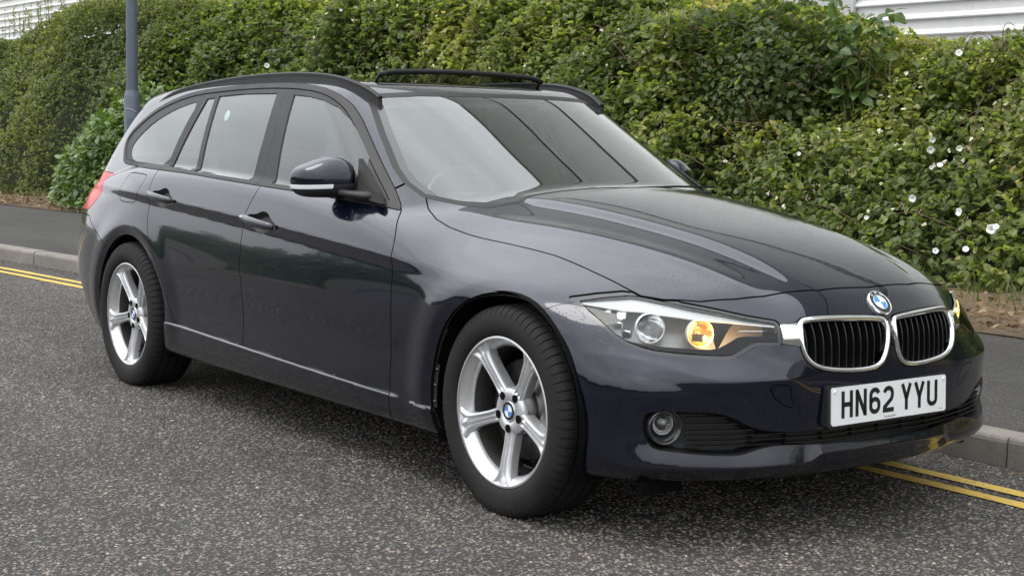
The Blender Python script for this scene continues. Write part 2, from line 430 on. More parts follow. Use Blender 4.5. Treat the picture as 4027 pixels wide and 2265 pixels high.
def paint_mat():
    k = NT('navy_metallic_paint'); b = k.b; c = k.coord()
    fl = k.n('ShaderNodeTexVoronoi'); fl.inputs['Scale'].default_value = 900; k.l(c, fl.inputs['Vector'])
    base = k.mix(k.rng(k.noise(c, 2.5, 3), .35, .65, 0, 1), (.0022, .0040, .0125), (.0030, .0052, .0155)); 
    grime = k.noise(c, 9, 8, .7); g2 = k.rng(grime, .45, .8, 0, .35)
    zs = k.n('ShaderNodeSeparateXYZ'); k.l(c, zs.inputs[0]); low = k.rng(zs.outputs[2], .18, .42, .75, 0)
    dm = k.n('ShaderNodeMath', operation='MULTIPLY'); k.l(low, dm.inputs[0]); k.l(k.rng(grime, .3, .7, .2, 1), dm.inputs[1])
    base = k.mix(dm.outputs[0], base, (.0045, .0044, .0044))
    k.l(base, b.inputs['Base Color']); b.inputs['Metallic'].default_value = .35; b.inputs['Specular IOR Level'].default_value = .25
    k.l(k.mix(dm.outputs[0], (.17,)*3, (.42,)*3), b.inputs['Roughness'])
    b.inputs['Coat Weight'].default_value = 1; b.inputs['Coat IOR'].default_value = 1.5
    # rain drops: small beads, in patches
    v = k.n('ShaderNodeTexVoronoi'); v.inputs['Scale'].default_value = 130; v.inputs['Randomness'].default_value = 1; k.l(c, v.inputs['Vector'])
    bead = k.rng(v.outputs['Distance'], 0, .34, 1, 0)
    sel = k.n('ShaderNodeSeparateColor'); k.l(v.outputs['Color'], sel.inputs[0]); pick = k.rng(sel.outputs[0], .62, .66, 0, 1)
    patch = k.rng(k.noise(c, 3.2, 4, .6), .46, .58, 0, 1)
    geo = k.n('ShaderNodeNewGeometry'); nsep = k.n('ShaderNodeSeparateXYZ'); k.l(geo.outputs['Normal'], nsep.inputs[0]); upw = k.rng(nsep.outputs[2], .12, .45, .12, 1)
    h = bead
    for q in (pick, patch, upw):
        mlt = k.n('ShaderNodeMath', operation='MULTIPLY'); k.l(h, mlt.inputs[0]); k.l(q, mlt.inputs[1]); h = mlt.outputs[0]
    bn = k.bump(h, .55, .0016)
    k.l(bn, b.inputs['Coat Normal'])
    cr = k.rng(k.noise(c, 40, 4), .3, .7, .015, .045); k.l(cr, b.inputs['Coat Roughness'])
    return k.m
def glass_mat(name, tint=(.62, .70, .66), refl=1.7, film=.0):
    k = NT(name); t = k.t; t.nodes.remove(k.b)
    tr = k.n('ShaderNodeBsdfTransparent'); tr.inputs[0].default_value = tuple(tint)+(1,)
    gl = k.n('ShaderNodeBsdfGlossy'); gl.inputs['Roughness'].default_value = .012; gl.inputs[0].default_value = (.97, 1, .99, 1)
    fr = k.n('ShaderNodeFresnel'); fr.inputs[0].default_value = 1.52
    mu = k.n('ShaderNodeMath', operation='MULTIPLY', use_clamp=True); mu.inputs[1].default_value = refl; k.l(fr.outputs[0], mu.inputs[0])
    ms = k.n('ShaderNodeMixShader'); k.l(mu.outputs[0], ms.inputs[0]); k.l(tr.outputs[0], ms.inputs[1]); k.l(gl.outputs[0], ms.inputs[2])
    last = ms.outputs[0]
    if film:   # rain mist and road film on the outside
        df = k.n('ShaderNodeBsdfDiffuse'); df.inputs[0].default_value = (.75, .8, .78, 1)
        c = k.coord(); f = k.rng(k.noise(c, 14, 6, .65), .35, .75, film*.5, film*1.6)
        m2 = k.n('ShaderNodeMixShader'); k.l(f, m2.inputs[0]); k.l(last, m2.inputs[1]); k.l(df.outputs[0], m2.inputs[2]); last = m2.outputs[0]
    k.l(last, k.out.inputs[0]); return k.m
M = {}
M['paint'] = paint_mat()
M['glass'] = glass_mat('tinted_window_glass', (.74, .82, .79), 1.55, .012)
M['screen'] = glass_mat('windscreen_glass', (.74, .84, .80), 2.0, .012)
M['lens'] = glass_mat('clear_lamp_lens', (.95, .96, .95), .75, .0)
M['trim'] = pm('satin_black_trim', (.016, .0155, .015), .45, bump=.1, var=.2, spec=.28)
M['gloss_black'] = pm('gloss_black_trim', (.018, .018, .02), .18, coat=.5)
M['black'] = pm('black_plastic', (.012, .012, .013), .55, bump=.15)
M['dark'] = pm('unlit_black', (.004, .004, .004), .9, spec=.1)
M['rubber'] = pm('tyre_rubber', (.0135, .013, .0125), .75, spec=.28, bump=.25, bscale=500, var=.3)
M['chrome'] = pm('chrome', (.86, .87, .88), .07, 1.0, var=.03)
M['satin'] = pm('satin_chrome', (.75, .76, .77), .2, 1.0, var=.05)
k_ = NT('silver_alloy_paint'); c_ = k_.coord(); f_ = k_.noise(c_, 26, 7, .7); g_ = k_.noise(c_, 7, 4, .6)
k_.l(k_.mix(k_.rng(f_, .56, .72, 0, .55), k_.ramp(g_, [(.3, (.60, .605, .615)), (.7, (.68, .685, .695))]), (.20, .185, .165)), k_.b.inputs['Base Color'])
k_.b.inputs['Metallic'].default_value = .6; k_.b.inputs['Coat Weight'].default_value = .6; k_.b.inputs['Coat Roughness'].default_value = .05; k_.l(k_.rng(f_, .3, .7, .26, .42), k_.b.inputs['Roughness']); M['alloy'] = k_.m
M['steel'] = pm('brake_steel', (.16, .155, .15), .4, .9, var=.3, scale=30)
M['red'] = pm('red_lamp_lens', (.62, .010, .012), .25, coat=.25, var=.1, spec=.3)
M['white'] = pm('white_plate', (.80, .82, .82), .3, var=.03, coat=.3)
M['ink'] = pm('black_ink', (.010, .010, .012), .4)
M['blue'] = pm('blue_enamel', (.05, .25, .72), .25, coat=.8, var=.04)
M['seat'] = pm('dark_seat_cloth', (.05, .05, .052), .9, bump=.3)
M['inside'] = pm('grey_cabin_lining', (.22, .22, .21), .9)
M['silverplastic'] = pm('silver_lamp_trim', (.82, .83, .85), .3, .1, var=.04, coat=.5)
M['lampgrey'] = pm('lamp_housing_grey', (.34, .34, .335), .30, .3)
M['amber'] = pm('lit_amber_bulb', (.9, .45, .08), .2, emit=(1, .52, .10), es=4.5)
M['amberrefl'] = pm('amber_lit_reflector', (.92, .72, .42), .14, .95, var=.2, scale=60)
M['net'] = glass_mat('deflector_net', (.30, .30, .30), .4)
M['cabin'] = pm('charcoal_cabin_lining', (.045, .045, .046), .9)
M['slat'] = pm('grille_black', (.008, .008, .008), .3)
M['refl'] = pm('faceted_reflector', (.82, .83, .85), .09, 1.0, var=.25, scale=60)
M['fogrefl'] = pm('fog_lamp_reflector', (.85, .85, .85), .22, .35, var=.2, scale=60)
# ---------------------------------------------------------------- the setting
def asphalt(name, base, chips, scale, bumpd, dark=(.042, .040, .037), stain=True):
    k = NT(name); b = k.b; c = k.coord()
    v = k.n('ShaderNodeTexVoronoi'); v.inputs['Scale'].default_value = scale; k.l(c, v.inputs['Vector'])
    sc2 = k.n('ShaderNodeSeparateColor'); k.l(v.outputs['Color'], sc2.inputs[0])
    ch = k.ramp(sc2.outputs[0], chips)
    stone = k.rng(v.outputs['Distance'], .28, .62, 1, 0)
    keep = k.rng(sc2.outputs[1], .25, .3, 0, 1)
    mu = k.n('ShaderNodeMath', operation='MULTIPLY'); k.l(stone, mu.inputs[0]); k.l(keep, mu.inputs[1])
    colr = k.mix(mu.outputs[0], dark, ch)
    if stain:
        f = k.noise(k.coord(scale=(.35, 1.3, 1)), .8, 6, .62); colr = k.mix(1.0, colr, k.ramp(f, [(.3, (.70, .69, .68)), (.52, (1, 1, 1)), (.72, (1.2, 1.17, 1.13))]), 'MULTIPLY')
        f2 = k.noise(c, 3.2, 6, .65); colr = k.mix(1.0, colr, k.ramp(f2, [(.25, (.72, .72, .72)), (.5, (1, 1, 1)), (.8, (1.1, 1.1, 1.08))]), 'MULTIPLY')
    k.l(colr, b.inputs['Base Color']); b.inputs['Specular IOR Level'].default_value = .35
    k.l(k.rng(mu.outputs[0], 0, 1, .8, .62), b.inputs['Roughness'])
    k.l(k.bump(mu.outputs[0], .9, bumpd), b.inputs['Normal'])
    return k.m
CH = [(0, (.062, .060, .056)), (.3, (.105, .100, .092)), (.6, (.148, .136, .122)), (.8, (.192, .168, .145)), (.94, (.245, .192, .160)), (1, (.37, .33, .275))]
M['road'] = asphalt('chip_sealed_road', None, CH, 78, .006)
M['pave'] = asphalt('footway_asphalt', None, [(0, (.050, .048, .045)), (.6, (.085, .080, .074)), (.92, (.12, .11, .10)), (1, (.24, .22, .20))], 130, .003)
def strip(xs, fa, fb, z, n=2):
    A = fa(xs); B = fb(xs); V = []
    for t in np.linspace(0, 1, n): V.append(np.stack([xs, A+(B-A)*t, np.full_like(xs, z) if np.isscalar(z) else z(t)+0*xs], 1))
    V = np.stack(V, 1).reshape(-1, 3); m = len(xs); F = []
    for i in range(m-1):
        for j in range(n-1): F.append((i*n+j, (i+1)*n+j, (i+1)*n+j+1, i*n+j+1))
    return V, np.array(F)
XS = np.linspace(-70, 40, 331)
V, F = box(-600, 600, -600, 600, -.3, -.03)
gm = pm('rough_grass_ground', (.06, .075, .03), .95, var=.4, scale=.5)
tag(obj('ground', [(-900, -900, -.03), (900, -900, -.03), (900, 900, -.03), (-900, 900, -.03)], [(0, 1, 2, 3)], gm), kind='structure')
RW = 7.4
V, F = strip(XS, lambda x: kerb_y(x)-RW, lambda x: kerb_y(x)+.01, 0, 6)
tag(obj('road', V, F, M['road']), kind='structure')
# loose and bedded chippings of the road surface: stones proud of the binder, for the stretch in view
def chippings():
    ng = bpy.data.node_groups.new('bed_of_chippings', 'GeometryNodeTree')
    ng.interface.new_socket('Geometry', in_out='INPUT', socket_type='NodeSocketGeometry'); ng.interface.new_socket('Geometry', in_out='OUTPUT', socket_type='NodeSocketGeometry')
    N = ng.nodes; gi = N.new('NodeGroupInput'); go = N.new('NodeGroupOutput'); L = ng.links.new
    dp = N.new('GeometryNodeDistributePointsOnFaces'); dp.distribute_method = 'RANDOM'; dp.inputs['Density'].default_value = 3000; L(gi.outputs[0], dp.inputs[0])
    ico = N.new('GeometryNodeMeshIcoSphere'); ico.inputs['Radius'].default_value = 1; ico.inputs['Subdivisions'].default_value = 1
    ip = N.new('GeometryNodeInstanceOnPoints'); L(dp.outputs[0], ip.inputs[0])
    sm = N.new('GeometryNodeSetMaterial'); sm.inputs['Material'].default_value = M['chip']; L(ico.outputs[0], sm.inputs[0]); L(sm.outputs[0], ip.inputs['Instance'])
    def rv(a, b, seed, typ='FLOAT_VECTOR'):
        r = N.new('FunctionNodeRandomValue'); r.data_type = typ; r.inputs['Seed'].default_value = seed
        k = 0 if typ == 'FLOAT_VECTOR' else 2
        r.inputs[k].default_value = a; r.inputs[k+1].default_value = b; return r.outputs[0 if typ == 'FLOAT_VECTOR' else 1]
    rot = N.new('FunctionNodeEulerToRotation'); L(rv((-.25, -.25, 0), (.25, .25, 6.28), 3), rot.inputs[0]); L(rot.outputs[0], ip.inputs['Rotation'])
    L(rv((.0036, .0030, .0014), (.0090, .0070, .0034), 5), ip.inputs['Scale'])
    L(ip.outputs[0], go.inputs[0]); return ng
k = NT('road_chipping'); oi = k.n('ShaderNodeObjectInfo'); ge = k.n('ShaderNodeNewGeometry'); mpp = k.n('ShaderNodeMapping'); mpp.inputs['Scale'].default_value = (.35, 1.3, 1); k.l(ge.outputs['Position'], mpp.inputs[0]); ff = k.noise(mpp.outputs[0], .8, 6, .62); f3 = k.noise(ge.outputs['Position'], 3.2, 6, .65)
k.l(k.mix(1.0, k.mix(1.0, k.ramp(oi.outputs['Random'], CH), k.ramp(ff, [(.3, (.70, .69, .68)), (.52, (1, 1, 1)), (.72, (1.2, 1.17, 1.13))]), 'MULTIPLY'), k.ramp(f3, [(.25, (.72, .72, .72)), (.5, (1, 1, 1)), (.8, (1.1, 1.1, 1.08))]), 'MULTIPLY'), k.b.inputs['Base Color']); k.b.inputs['Roughness'].default_value = .65; k.b.inputs['Specular IOR Level'].default_value = .4; M['chip'] = k.m
xs = np.linspace(-7.5, 2.2, 60)
V, F = strip(xs, lambda x: np.maximum(-3.0-.0*x, -3.2+.55*np.maximum(x-.5, 0)-.0*x), lambda x: kerb_y(x)-.02, .0005, 2)
o = obj('road_chippings', V, F, M['chip']); md = o.modifiers.new('chippings', 'NODES'); md.node_group = chippings(); tag(o, kind='stuff')
# yellow lines
k = NT('worn_yellow_paint'); c = k.coord(); f = k.noise(c, 6, 6, .7); f2 = k.noise(c, 60, 5, .7)
k.l(k.mix(k.rng(f2, .56, .68, 0, 1), k.mix(k.rng(f, .3, .7, 0, 1), (.56, .36, .055), (.66, .46, .10)), (.12, .10, .07)), k.b.inputs['Base Color']); k.b.inputs['Roughness'].default_value = .65; k.l(k.bump(f2, .5, .004), k.b.inputs['Normal'])
M['yellow'] = k.m
for i, (a, b) in enumerate(((.298, .364), (.432, .500))):
    xx = np.arange(-60, 40, .05); n1 = vnoise(np.c_[xx*7, xx*0+i, xx*0], 3)*.005; n2 = vnoise(np.c_[xx*7, xx*0+i, xx*0], 9)*.005
    V, F = strip(xx, lambda x: kerb_y(x)-b+n1, lambda x: kerb_y(x)-a+n2, .0045, 2)
    tag(obj('road_marking', V, F, M['yellow']), kind='structure')
# kerb: one stone after another
KZ = .11
kerb = tag(empty('kerb', (0, 1.1, 0)), kind='structure')
km = []
for q in range(3):
    k = NT('kerb_concrete'); c = k.coord(); f = k.noise(c, 5+q, 7, .65); g = k.noise(c, 90, 4); tone = (1.0, .92, 1.06)[q]
    k.l(k.mix(k.rng(g, .35, .7, 0, .5), k.ramp(f, [(.25, (.15*tone, .135*tone, .12*tone)), (.55, (.225*tone, .205*tone, .18*tone)), (.8, (.28*tone, .255*tone, .225*tone))]), (.13, .12, .105)), k.b.inputs['Base Color']); k.b.inputs['Roughness'].default_value = .9; k.l(k.bump(g, .5, .003), k.b.inputs['Normal']); km.append(k.m)
def kerb_mesh(Ln, mat):
    pr = [(0, -.08), (0, KZ-.022), (.004, KZ-.010), (.012, KZ-.002), (.024, KZ), (.125, KZ+.003), (.125, -.08)]
    V = [(x, p, z) for x in (-Ln/2, Ln/2) for p, z in pr]; m = len(pr)
    F = [(j, (j+1) % m, m+(j+1) % m, m+j) for j in range(m)]+[tuple(range(m))[::-1], tuple(range(m, 2*m))]
    me = mesh('kerb_stone', V, F, mat, smooth=False); return me
kms = [kerb_mesh(.905, m) for m in km]
for i in range(-30, 8):
    x = .43+.4575+i*.915; y = float(kerb_y(x)); a = math.atan2(float(kerb_y(x+.4)-kerb_y(x-.4)), .8)
    o = link('kerb_stone', kms[(i*7+i*i) % 3], kerb); o.location = (x, y-1.1+random.uniform(-.004, .004), random.uniform(-.003, .003)); o.rotation_euler = (random.uniform(-.006, .006), 0, a)
V, F = strip(XS, lambda x: kerb_y(x)+.118, pave_back, lambda t: KZ-.004+.02*t, 4)
tag(obj('pavement', V, F, M['pave']), kind='structure')
# verge behind the footway: soil, moss, leaf litter
k = NT('verge_soil'); c = k.coord(); f = k.noise(c, 4, 8, .7); g = k.noise(c, 45, 6, .7)
k.l(k.mix(k.rng(g, .4, .65, 0, 1), k.ramp(f, [(.3, (.075, .055, .035)), (.48, (.12, .078, .042)), (.58, (.17, .095, .035)), (.68, (.10, .085, .03)), (.8, (.05, .065, .02))]), (.17, .13, .085)), k.b.inputs['Base Color']); k.b.inputs['Roughness'].default_value = .95; k.l(k.bump(g, 1, .02), k.b.inputs['Normal'])
V, F = strip(XS, lambda x: pave_back(x)-.06+vnoise(np.c_[x*2.3, x*0, x*0], 4)*.06, lambda x: hedge_base(x)+5.2, lambda t: KZ+.022+.06*np.minimum(t*4, 1), 8)
tag(obj('verge', V, F, k.m), kind='structure')
# ---------------------------------------------------------------- warehouse with horizontal cladding
BY = 12.0; BH = 23.4
k = NT('white_cladding'); c = k.coord(scale=(.12, 1, 1.5)); f = k.noise(c, 3, 6, .6); st = k.noise(k.coord(scale=(4, 1, .25)), 2, 6, .65)
k.l(k.mix(k.rng(st, .5, .75, 0, .35), k.ramp(f, [(.3, (.70, .70, .69)), (.7, (.77, .77, .76))]), (.50, .50, .48)), k.b.inputs['Base Color']); k.b.inputs['Roughness'].default_value = .38; M['clad'] = k.m
M['flash'] = pm('dark_green_flashing', (.03, .05, .045), .4)
wh = empty('warehouse', (-30, BY+.3, 0)); tag(wh, 'long white warehouse clad in horizontal ribs rising behind the bramble hedge', 'building')
def wpart(name, V, F, mat, smooth=False):
    V = np.asarray(V, float)-[-30, BY+.3, 0]; return obj(name, V, F, mat, wh, smooth=smooth)
X0, X1 = -95, 30
pr = [(.055, .200), (.055, .085), (.005, .034), (0, .020), (.004, .008), (.055, .0)]
V = [(x, BY+p, z) for x in (X0, X1) for p, z in pr]; F = [(j, j+1, len(pr)+j+1, len(pr)+j) for j in range(len(pr)-1)]
plank = None; bands = ((9.8, 10.2), (16.0, 16.4))
z = .4; zo = .09
while z < BH-.2:
    zz = z+zo
    if not any(a-.1 < zz < b for a, b in bands):
        if plank is None: plank = wpart('cladding_plank', V, F, M['clad'])
        else:
            o = link('cladding_plank', plank.data, wh)
        (o if z > .41 else plank).location = (0, 0, zz)
    z += .2
for a, b in bands: wpart('window_band', *box(X0, X1, BY+.12, BY+.13, a-.1, b+.12), M['flash'])
wpart('coping', *box(X0-.1, X1+.1, BY-.12, BY+.5, BH+.0, BH+.35), M['flash'])
wpart('backing_wall', *box(X0, X1, BY+.14, BY+.4, 0, BH), M['clad'])
wpart('flat_panel', *box(-13.3, -9.75, BY-.035, BY+.02, 0, 4.2), pm('flat_grey_panel', (.50, .50, .49), .45, var=.04, scale=1))
# ---------------------------------------------------------------- lamp post
pb = (-11.53, 2.80, .115)
post = empty('lamp_post', pb); tag(post, 'blue grey tubular street lamp post with wider base standing at the back of the footway', 'lamp post')
k = NT('blue_grey_post_paint'); c = k.coord(); f = k.noise(c, 12, 6, .7)
k.l(k.ramp(f, [(.3, (.075, .095, .125)), (.7, (.098, .120, .152))]), k.b.inputs['Base Color']); k.b.inputs['Roughness'].default_value = .42; k.l(k.bump(k.noise(c, 70, 3), .2, .003), k.b.inputs['Normal']); pmat = k.m
def vlathe(prof, seg=32):
    t = 2*np.pi*np.arange(seg)/seg; P = np.array(prof); m = len(P)
    V = np.stack([np.cos(t)[:, None]*P[:, 0], np.sin(t)[:, None]*P[:, 0], np.broadcast_to(P[:, 1], (seg, m))], 2).reshape(-1, 3)
    F = [(i*m+j, ((i+1) % seg)*m+j, ((i+1) % seg)*m+j+1, i*m+j+1) for i in range(seg) for j in range(m-1)]; return V, F
zb = 1.36
V, F = vlathe([(.083, 0), (.083, zb), (.081, zb+.006), (.060, zb+.060), (.059, zb+.066)]); obj('base_section', V, F, pmat, post)
V, F = vlathe([(.060, zb+.062), (.0605, zb+.075), (.0575, zb+.9), (.050, 3.6), (.040, 5.9), (.0, 5.9)]); obj('shaft', V, F, pmat, post)
ang = math.atan2(-3.58-2.8, 3.66+11.53)
def arc_panel(r, a0, a1, z0, z1, n=10):
    A = np.linspace(a0, a1, n); V = [(r*math.cos(a), r*math.sin(a), z) for a in A for z in (z0, z1)]
    return V, [(2*i, 2*i+2, 2*i+3, 2*i+1) for i in range(n-1)]
V, F = arc_panel(.0845, ang-.65, ang+.75, .45, 1.13); obj('access_door', V, F, pmat, post)
A = np.linspace(ang-1.1, ang+.55, 14); Z = 1.185+.045*np.sin(np.linspace(.9, 3.0, 14))
V, F = tube(np.stack([.0845*np.cos(A), .0845*np.sin(A), Z], 1), .0035, 6); obj('cable_tie', V, F, pm('pale_cable_tie', (.5, .53, .56), .5), post)
V, F = tube([(0, 0, 5.85), (.1, -.25, 5.98), (.25, -.7, 6.02)], .03, 10); obj('arm', V, F, pmat, post)
bevel_box('lantern', pmat, post, (.34, -.98, 6.03), (.22, .6, .12), .04, Matrix.Rotation(.33, 4, 'Z'))
# ---------------------------------------------------------------- the other side of the road (seen only in reflections)
V, F = strip(XS, lambda x: kerb_y(x)-RW-2.2, lambda x: kerb_y(x)-RW+.0, .10, 3)
tag(obj('far_pavement', V, F, M['pave']), kind='structure')
V, F = strip(XS, lambda x: kerb_y(x)-RW-.0, lambda x: kerb_y(x)-RW+.125, .115, 2); tag(obj('far_kerb', np.r_[V, V-[0, 0, .14]], np.r_[F, np.array([(2*i+1, 2*i+3, 2*i+3+len(V), 2*i+1+len(V)) for i in range(len(XS)-1)])], km[0]), kind='structure')
# ---------------------------------------------------------------- the estate car
car = empty('estate_car', (0, 0, 0)); tag(car, 'dark navy blue estate car parked at the kerb with its sunroof deflector raised', 'car')
class Sk:
    """a piece of skin: vertices, triangles, normals (right half stored with y >= 0)"""
    def __init__(s, V, T, N): s.V, s.T, s.N = V, T, N
    def compact(s):
        u, inv = np.unique(s.T, return_inverse=True); return Sk(s.V[u], inv.reshape(-1, 3), s.N[u])
def clip(m, d):
    """keep d <= 0; returns a new skin with a clean cut"""
    ins = d <= 0; c = ins[m.T].sum(1)
    keep = m.T[c == 3]; mid = m.T[(c == 1) | (c == 2)]
    if len(mid) == 0: return Sk(m.V, keep, m.N).compact() if len(keep) else Sk(m.V[:0], keep, m.N[:0])
    k = ins[mid]; solo = np.where(k.sum(1) == 1, k.argmax(1), (~k).argmax(1))
    r = np.arange(len(mid)); A = mid[r, solo]; B = mid[r, (solo+1) % 3]; Cc = mid[r, (solo+2) % 3]
    key = {}; nv = len(m.V)
    E = np.concatenate([np.sort(np.stack([A, B], 1), 1), np.sort(np.stack([A, Cc], 1), 1)])
    uE, inv = np.unique(E, axis=0, return_inverse=True); inv = inv.ravel()
    t = d[uE[:, 0]]/(d[uE[:, 0]]-d[uE[:, 1]]); t = np.clip(t, 0, 1)[:, None]
    P = m.V[uE[:, 0]]*(1-t)+m.V[uE[:, 1]]*t; Nn = m.N[uE[:, 0]]*(1-t)+m.N[uE[:, 1]]*t; Nn /= np.maximum(np.linalg.norm(Nn, axis=1), 1e-9)[:, None]
    ab = nv+inv[:len(mid)]; ac = nv+inv[len(mid):]
    one = ins[A]
    T = [keep, np.stack([A, ab, ac], 1)[one], np.stack([ab, B, Cc], 1)[~one], np.stack([ab, Cc, ac], 1)[~one]]
    return Sk(np.r_[m.V, P], np.concatenate(T), np.r_[m.N, Nn]).compact()
def unit_grad(P):
    g = body_grad(P); return g/np.maximum(np.linalg.norm(g, axis=1), 1e-9)[:, None]
def refine(m, k=1):
    for _ in range(k):
        E = np.sort(np.concatenate([m.T[:, [0, 1]], m.T[:, [1, 2]], m.T[:, [2, 0]]]), 1); uE, inv = np.unique(E, axis=0, return_inverse=True); inv = inv.ravel()
        n = len(m.T); a = len(m.V)+inv[:n]; b = len(m.V)+inv[n:2*n]; c = len(m.V)+inv[2*n:]
        P = (m.V[uE[:, 0]]+m.V[uE[:, 1]])/2
        on = P[:, 1] < 1e-6
        g = body_grad(P); v = body(P[:, 0], np.abs(P[:, 1]), P[:, 2]); P = P-g*(np.clip(v, -.01, .01)/np.maximum((g*g).sum(1), .2))[:, None]; P[on, 1] = 0
        V = np.r_[m.V, P]; N = np.r_[m.N, unit_grad(P)]
        T = np.concatenate([np.stack([m.T[:, 0], a, c], 1), np.stack([a, m.T[:, 1], b], 1), np.stack([c, b, m.T[:, 2]], 1), np.stack([a, b, c], 1)])
        m = Sk(V, T, N)
    return m
def grab(m, mask):
    return Sk(m.V, m.T[mask[m.T].any(1)], m.N).compact()
def psdf(x, y, poly):
    P = np.asarray(poly, float); Q = np.roll(P, -1, 0); d2 = np.full(len(x), 1e9); s = np.ones(len(x))
    for (ax, ay), (bx, by) in zip(P, Q):
        ex, ey = bx-ax, by-ay; wx, wy = x-ax, y-ay; L = ex*ex+ey*ey
        if L < 1e-14: continue
        t = np.clip((wx*ex+wy*ey)/L, 0, 1); d2 = np.minimum(d2, (wx-ex*t)**2+(wy-ey*t)**2)
        c1 = y >= ay; c2 = y < by; c3 = ex*wy > ey*wx
        s = np.where((c1 & c2 & c3) | (~c1 & ~c2 & ~c3), -s, s)
    return s*np.sqrt(d2)
def rim_strip(m, depth, skip_mid=True):
    """the returned edge of a pressed panel: boundary turned inwards"""
    E = np.concatenate([m.T[:, [0, 1]], m.T[:, [1, 2]], m.T[:, [2, 0]]]); S = np.sort(E, 1)
    key = S[:, 0].astype(np.int64)*(len(m.V)+1)+S[:, 1]; u, idx, cnt = np.unique(key, return_index=True, return_counts=True); B = E[idx[cnt == 1]]
    if skip_mid: B = B[~((m.V[B[:, 0], 1] < 2e-3) & (m.V[B[:, 1], 1] < 2e-3))]
    if len(B) == 0: return None
    a, b = B[:, 0], B[:, 1]; n = len(B); d = m.V[b]-m.V[a]; o = np.cross(d, m.N[a]); o /= np.maximum(np.linalg.norm(o, axis=1), 1e-9)[:, None]
    V = np.concatenate([m.V[a], m.V[b], m.V[b]-m.N[b]*depth, m.V[a]-m.N[a]*depth]); N = np.concatenate([m.N[a]*.5+o*.5, m.N[b]*.5+o*.5, o, o])
    i = np.arange(n); T = np.concatenate([np.stack([i+n, i, i+2*n], 1), np.stack([i, i+3*n, i+2*n], 1)])
    return V, T, N
def emit(name, m, mat, parent=None, sides='R', off=0., flange=.012, loc=None):
    """R right only, L left only, RL two objects, C one object spanning the centre line"""
    V, T, N = m.V+m.N*off if np.isscalar(off) else m.V+m.N*off[:, None], m.T, m.N
    if flange:
        st = rim_strip(Sk(V, T, N), flange)
        if st: nT = len(T); T = np.r_[T, st[1]+len(V)]; V = np.r_[V, st[0]]; N = np.r_[N, st[2]]
    mats = mat; mi = None
    if flange and st and mat is M['paint']: mats = [mat, M['dark']]; mi = np.r_[np.zeros(nT, int), np.ones(len(T)-nT, int)]
    N = N/np.maximum(np.linalg.norm(N, axis=1), 1e-9)[:, None]
    fl = np.array([1, -1, 1.]); out = []
    if 'C' in sides:
        VV = np.r_[V*fl, V]; NN = np.r_[N*fl, N]; TT = np.r_[T[:, ::-1], T+len(V)]; out.append(obj(name, VV, TT, mats, parent or car, NN, mi=None if mi is None else np.r_[mi, mi]))
    else:
        if 'R' in sides: out.append(obj(name, V*fl, T[:, ::-1].copy(), mats, parent or car, N*fl, mi=mi))
        if 'L' in sides: out.append(obj(name, V, T, mats, parent or car, N, mi=mi))
    return out
def emit2(name, m, mat, parents, **kw):
    """mirrored pair, each under its own parent"""
    a = emit(name, m, mat, parents[0], sides='R', **kw); b = emit(name, m, mat, parents[1], sides='L', **kw); return a[0], b[0]
P0, Q0 = body_mesh(.010)
T0 = np.concatenate([Q0[:, [0, 1, 2]], Q0[:, [0, 2, 3]]])
P0[np.abs(P0[:, 1]) < 1e-5, 1] = 0
sk = Sk(P0, T0, np.zeros_like(P0)).compact(); sk.N = unit_grad(np.c_[sk.V[:, 0], np.abs(sk.V[:, 1]), sk.V[:, 2]]); 
neg = sk.V[:, 1] < 0; sk.N[neg, 1] *= -1
sk = clip(sk, -sk.V[:, 1]); sk.N[sk.V[:, 1] < 1e-4, 1] = 0
HULL = Sk(sk.V.copy(), sk.T.copy(), sk.N.copy())
g = .0024
def X(m): return m.V[:, 0]
def Y(m): return m.V[:, 1]
def Z(m): return m.V[:, 2]
# outlines, all in metres on the car: (x,z) seen from the side, (y,z) from the front, (x,y) from above
DLO = chaikin([(-3.225,.990),(-3.262,1.022),(-3.300,1.054),(-3.322,1.094),(-3.300,1.140),(-3.218,1.189),(-3.109,1.240),(-2.977,1.279),(-2.805,1.313),(-2.644,1.331),(-2.436,1.341),(-2.246,1.348),(-2.000,1.352),(-1.753,1.347),(-1.564,1.333),(-1.439,1.309),(-1.325,1.269),(-1.229,1.216),(-1.148,1.164),(-1.026,1.084),(-.907,1.007),(-.827,.956),(-.770,.916),(-.738,.892),(-.76,.8955),(-.826,.903),(-1.036,.915),(-1.329,.930),(-1.681,.942),(-2.106,.958),(-2.300,.966),(-2.630,.974),(-2.894,.979),(-3.132,.981)], 1)
WS = [(-.2,1.301),(0,1.301),(.25,1.300),(.394,1.298),(.50,1.290),(.540,1.284),(.551,1.272),(.610,1.155),(.664,1.031),(.673,.985),(.664,.950),(.6,.93),(0,.90),(-.2,.90)]
HOOD = [(.677,-.1),(.677,0),(.665,.203),(.62,.388),(.584,.465),(.529,.553),(.452,.625),(.394,.659),(.329,.667),(.208,.673),(.016,.676),(-.226,.696),(-.368,.712),(-.494,.729),(-.570,.727),(-.661,.699),(-.718,.672),(-.728,.648),(-.655,.58),(-.50,.4),(-.42,.2),(-.395,0),(-.395,-.1)]
LAMP = [(.777,.682),(.727,.695),(.678,.704),(.660,.702),(.627,.693),(.593,.683),(.533,.669),(.469,.652),(.420,.643),(.403,.640),(.410,.591),(.461,.592),(.481,.588),(.504,.575),(.522,.566),(.538,.558),(.56,.555),(.591,.556),(.627,.558),(.673,.561),(.715,.566),(.737,.573),(.758,.586),(.771,.604),(.778,.630),(.782,.660)]
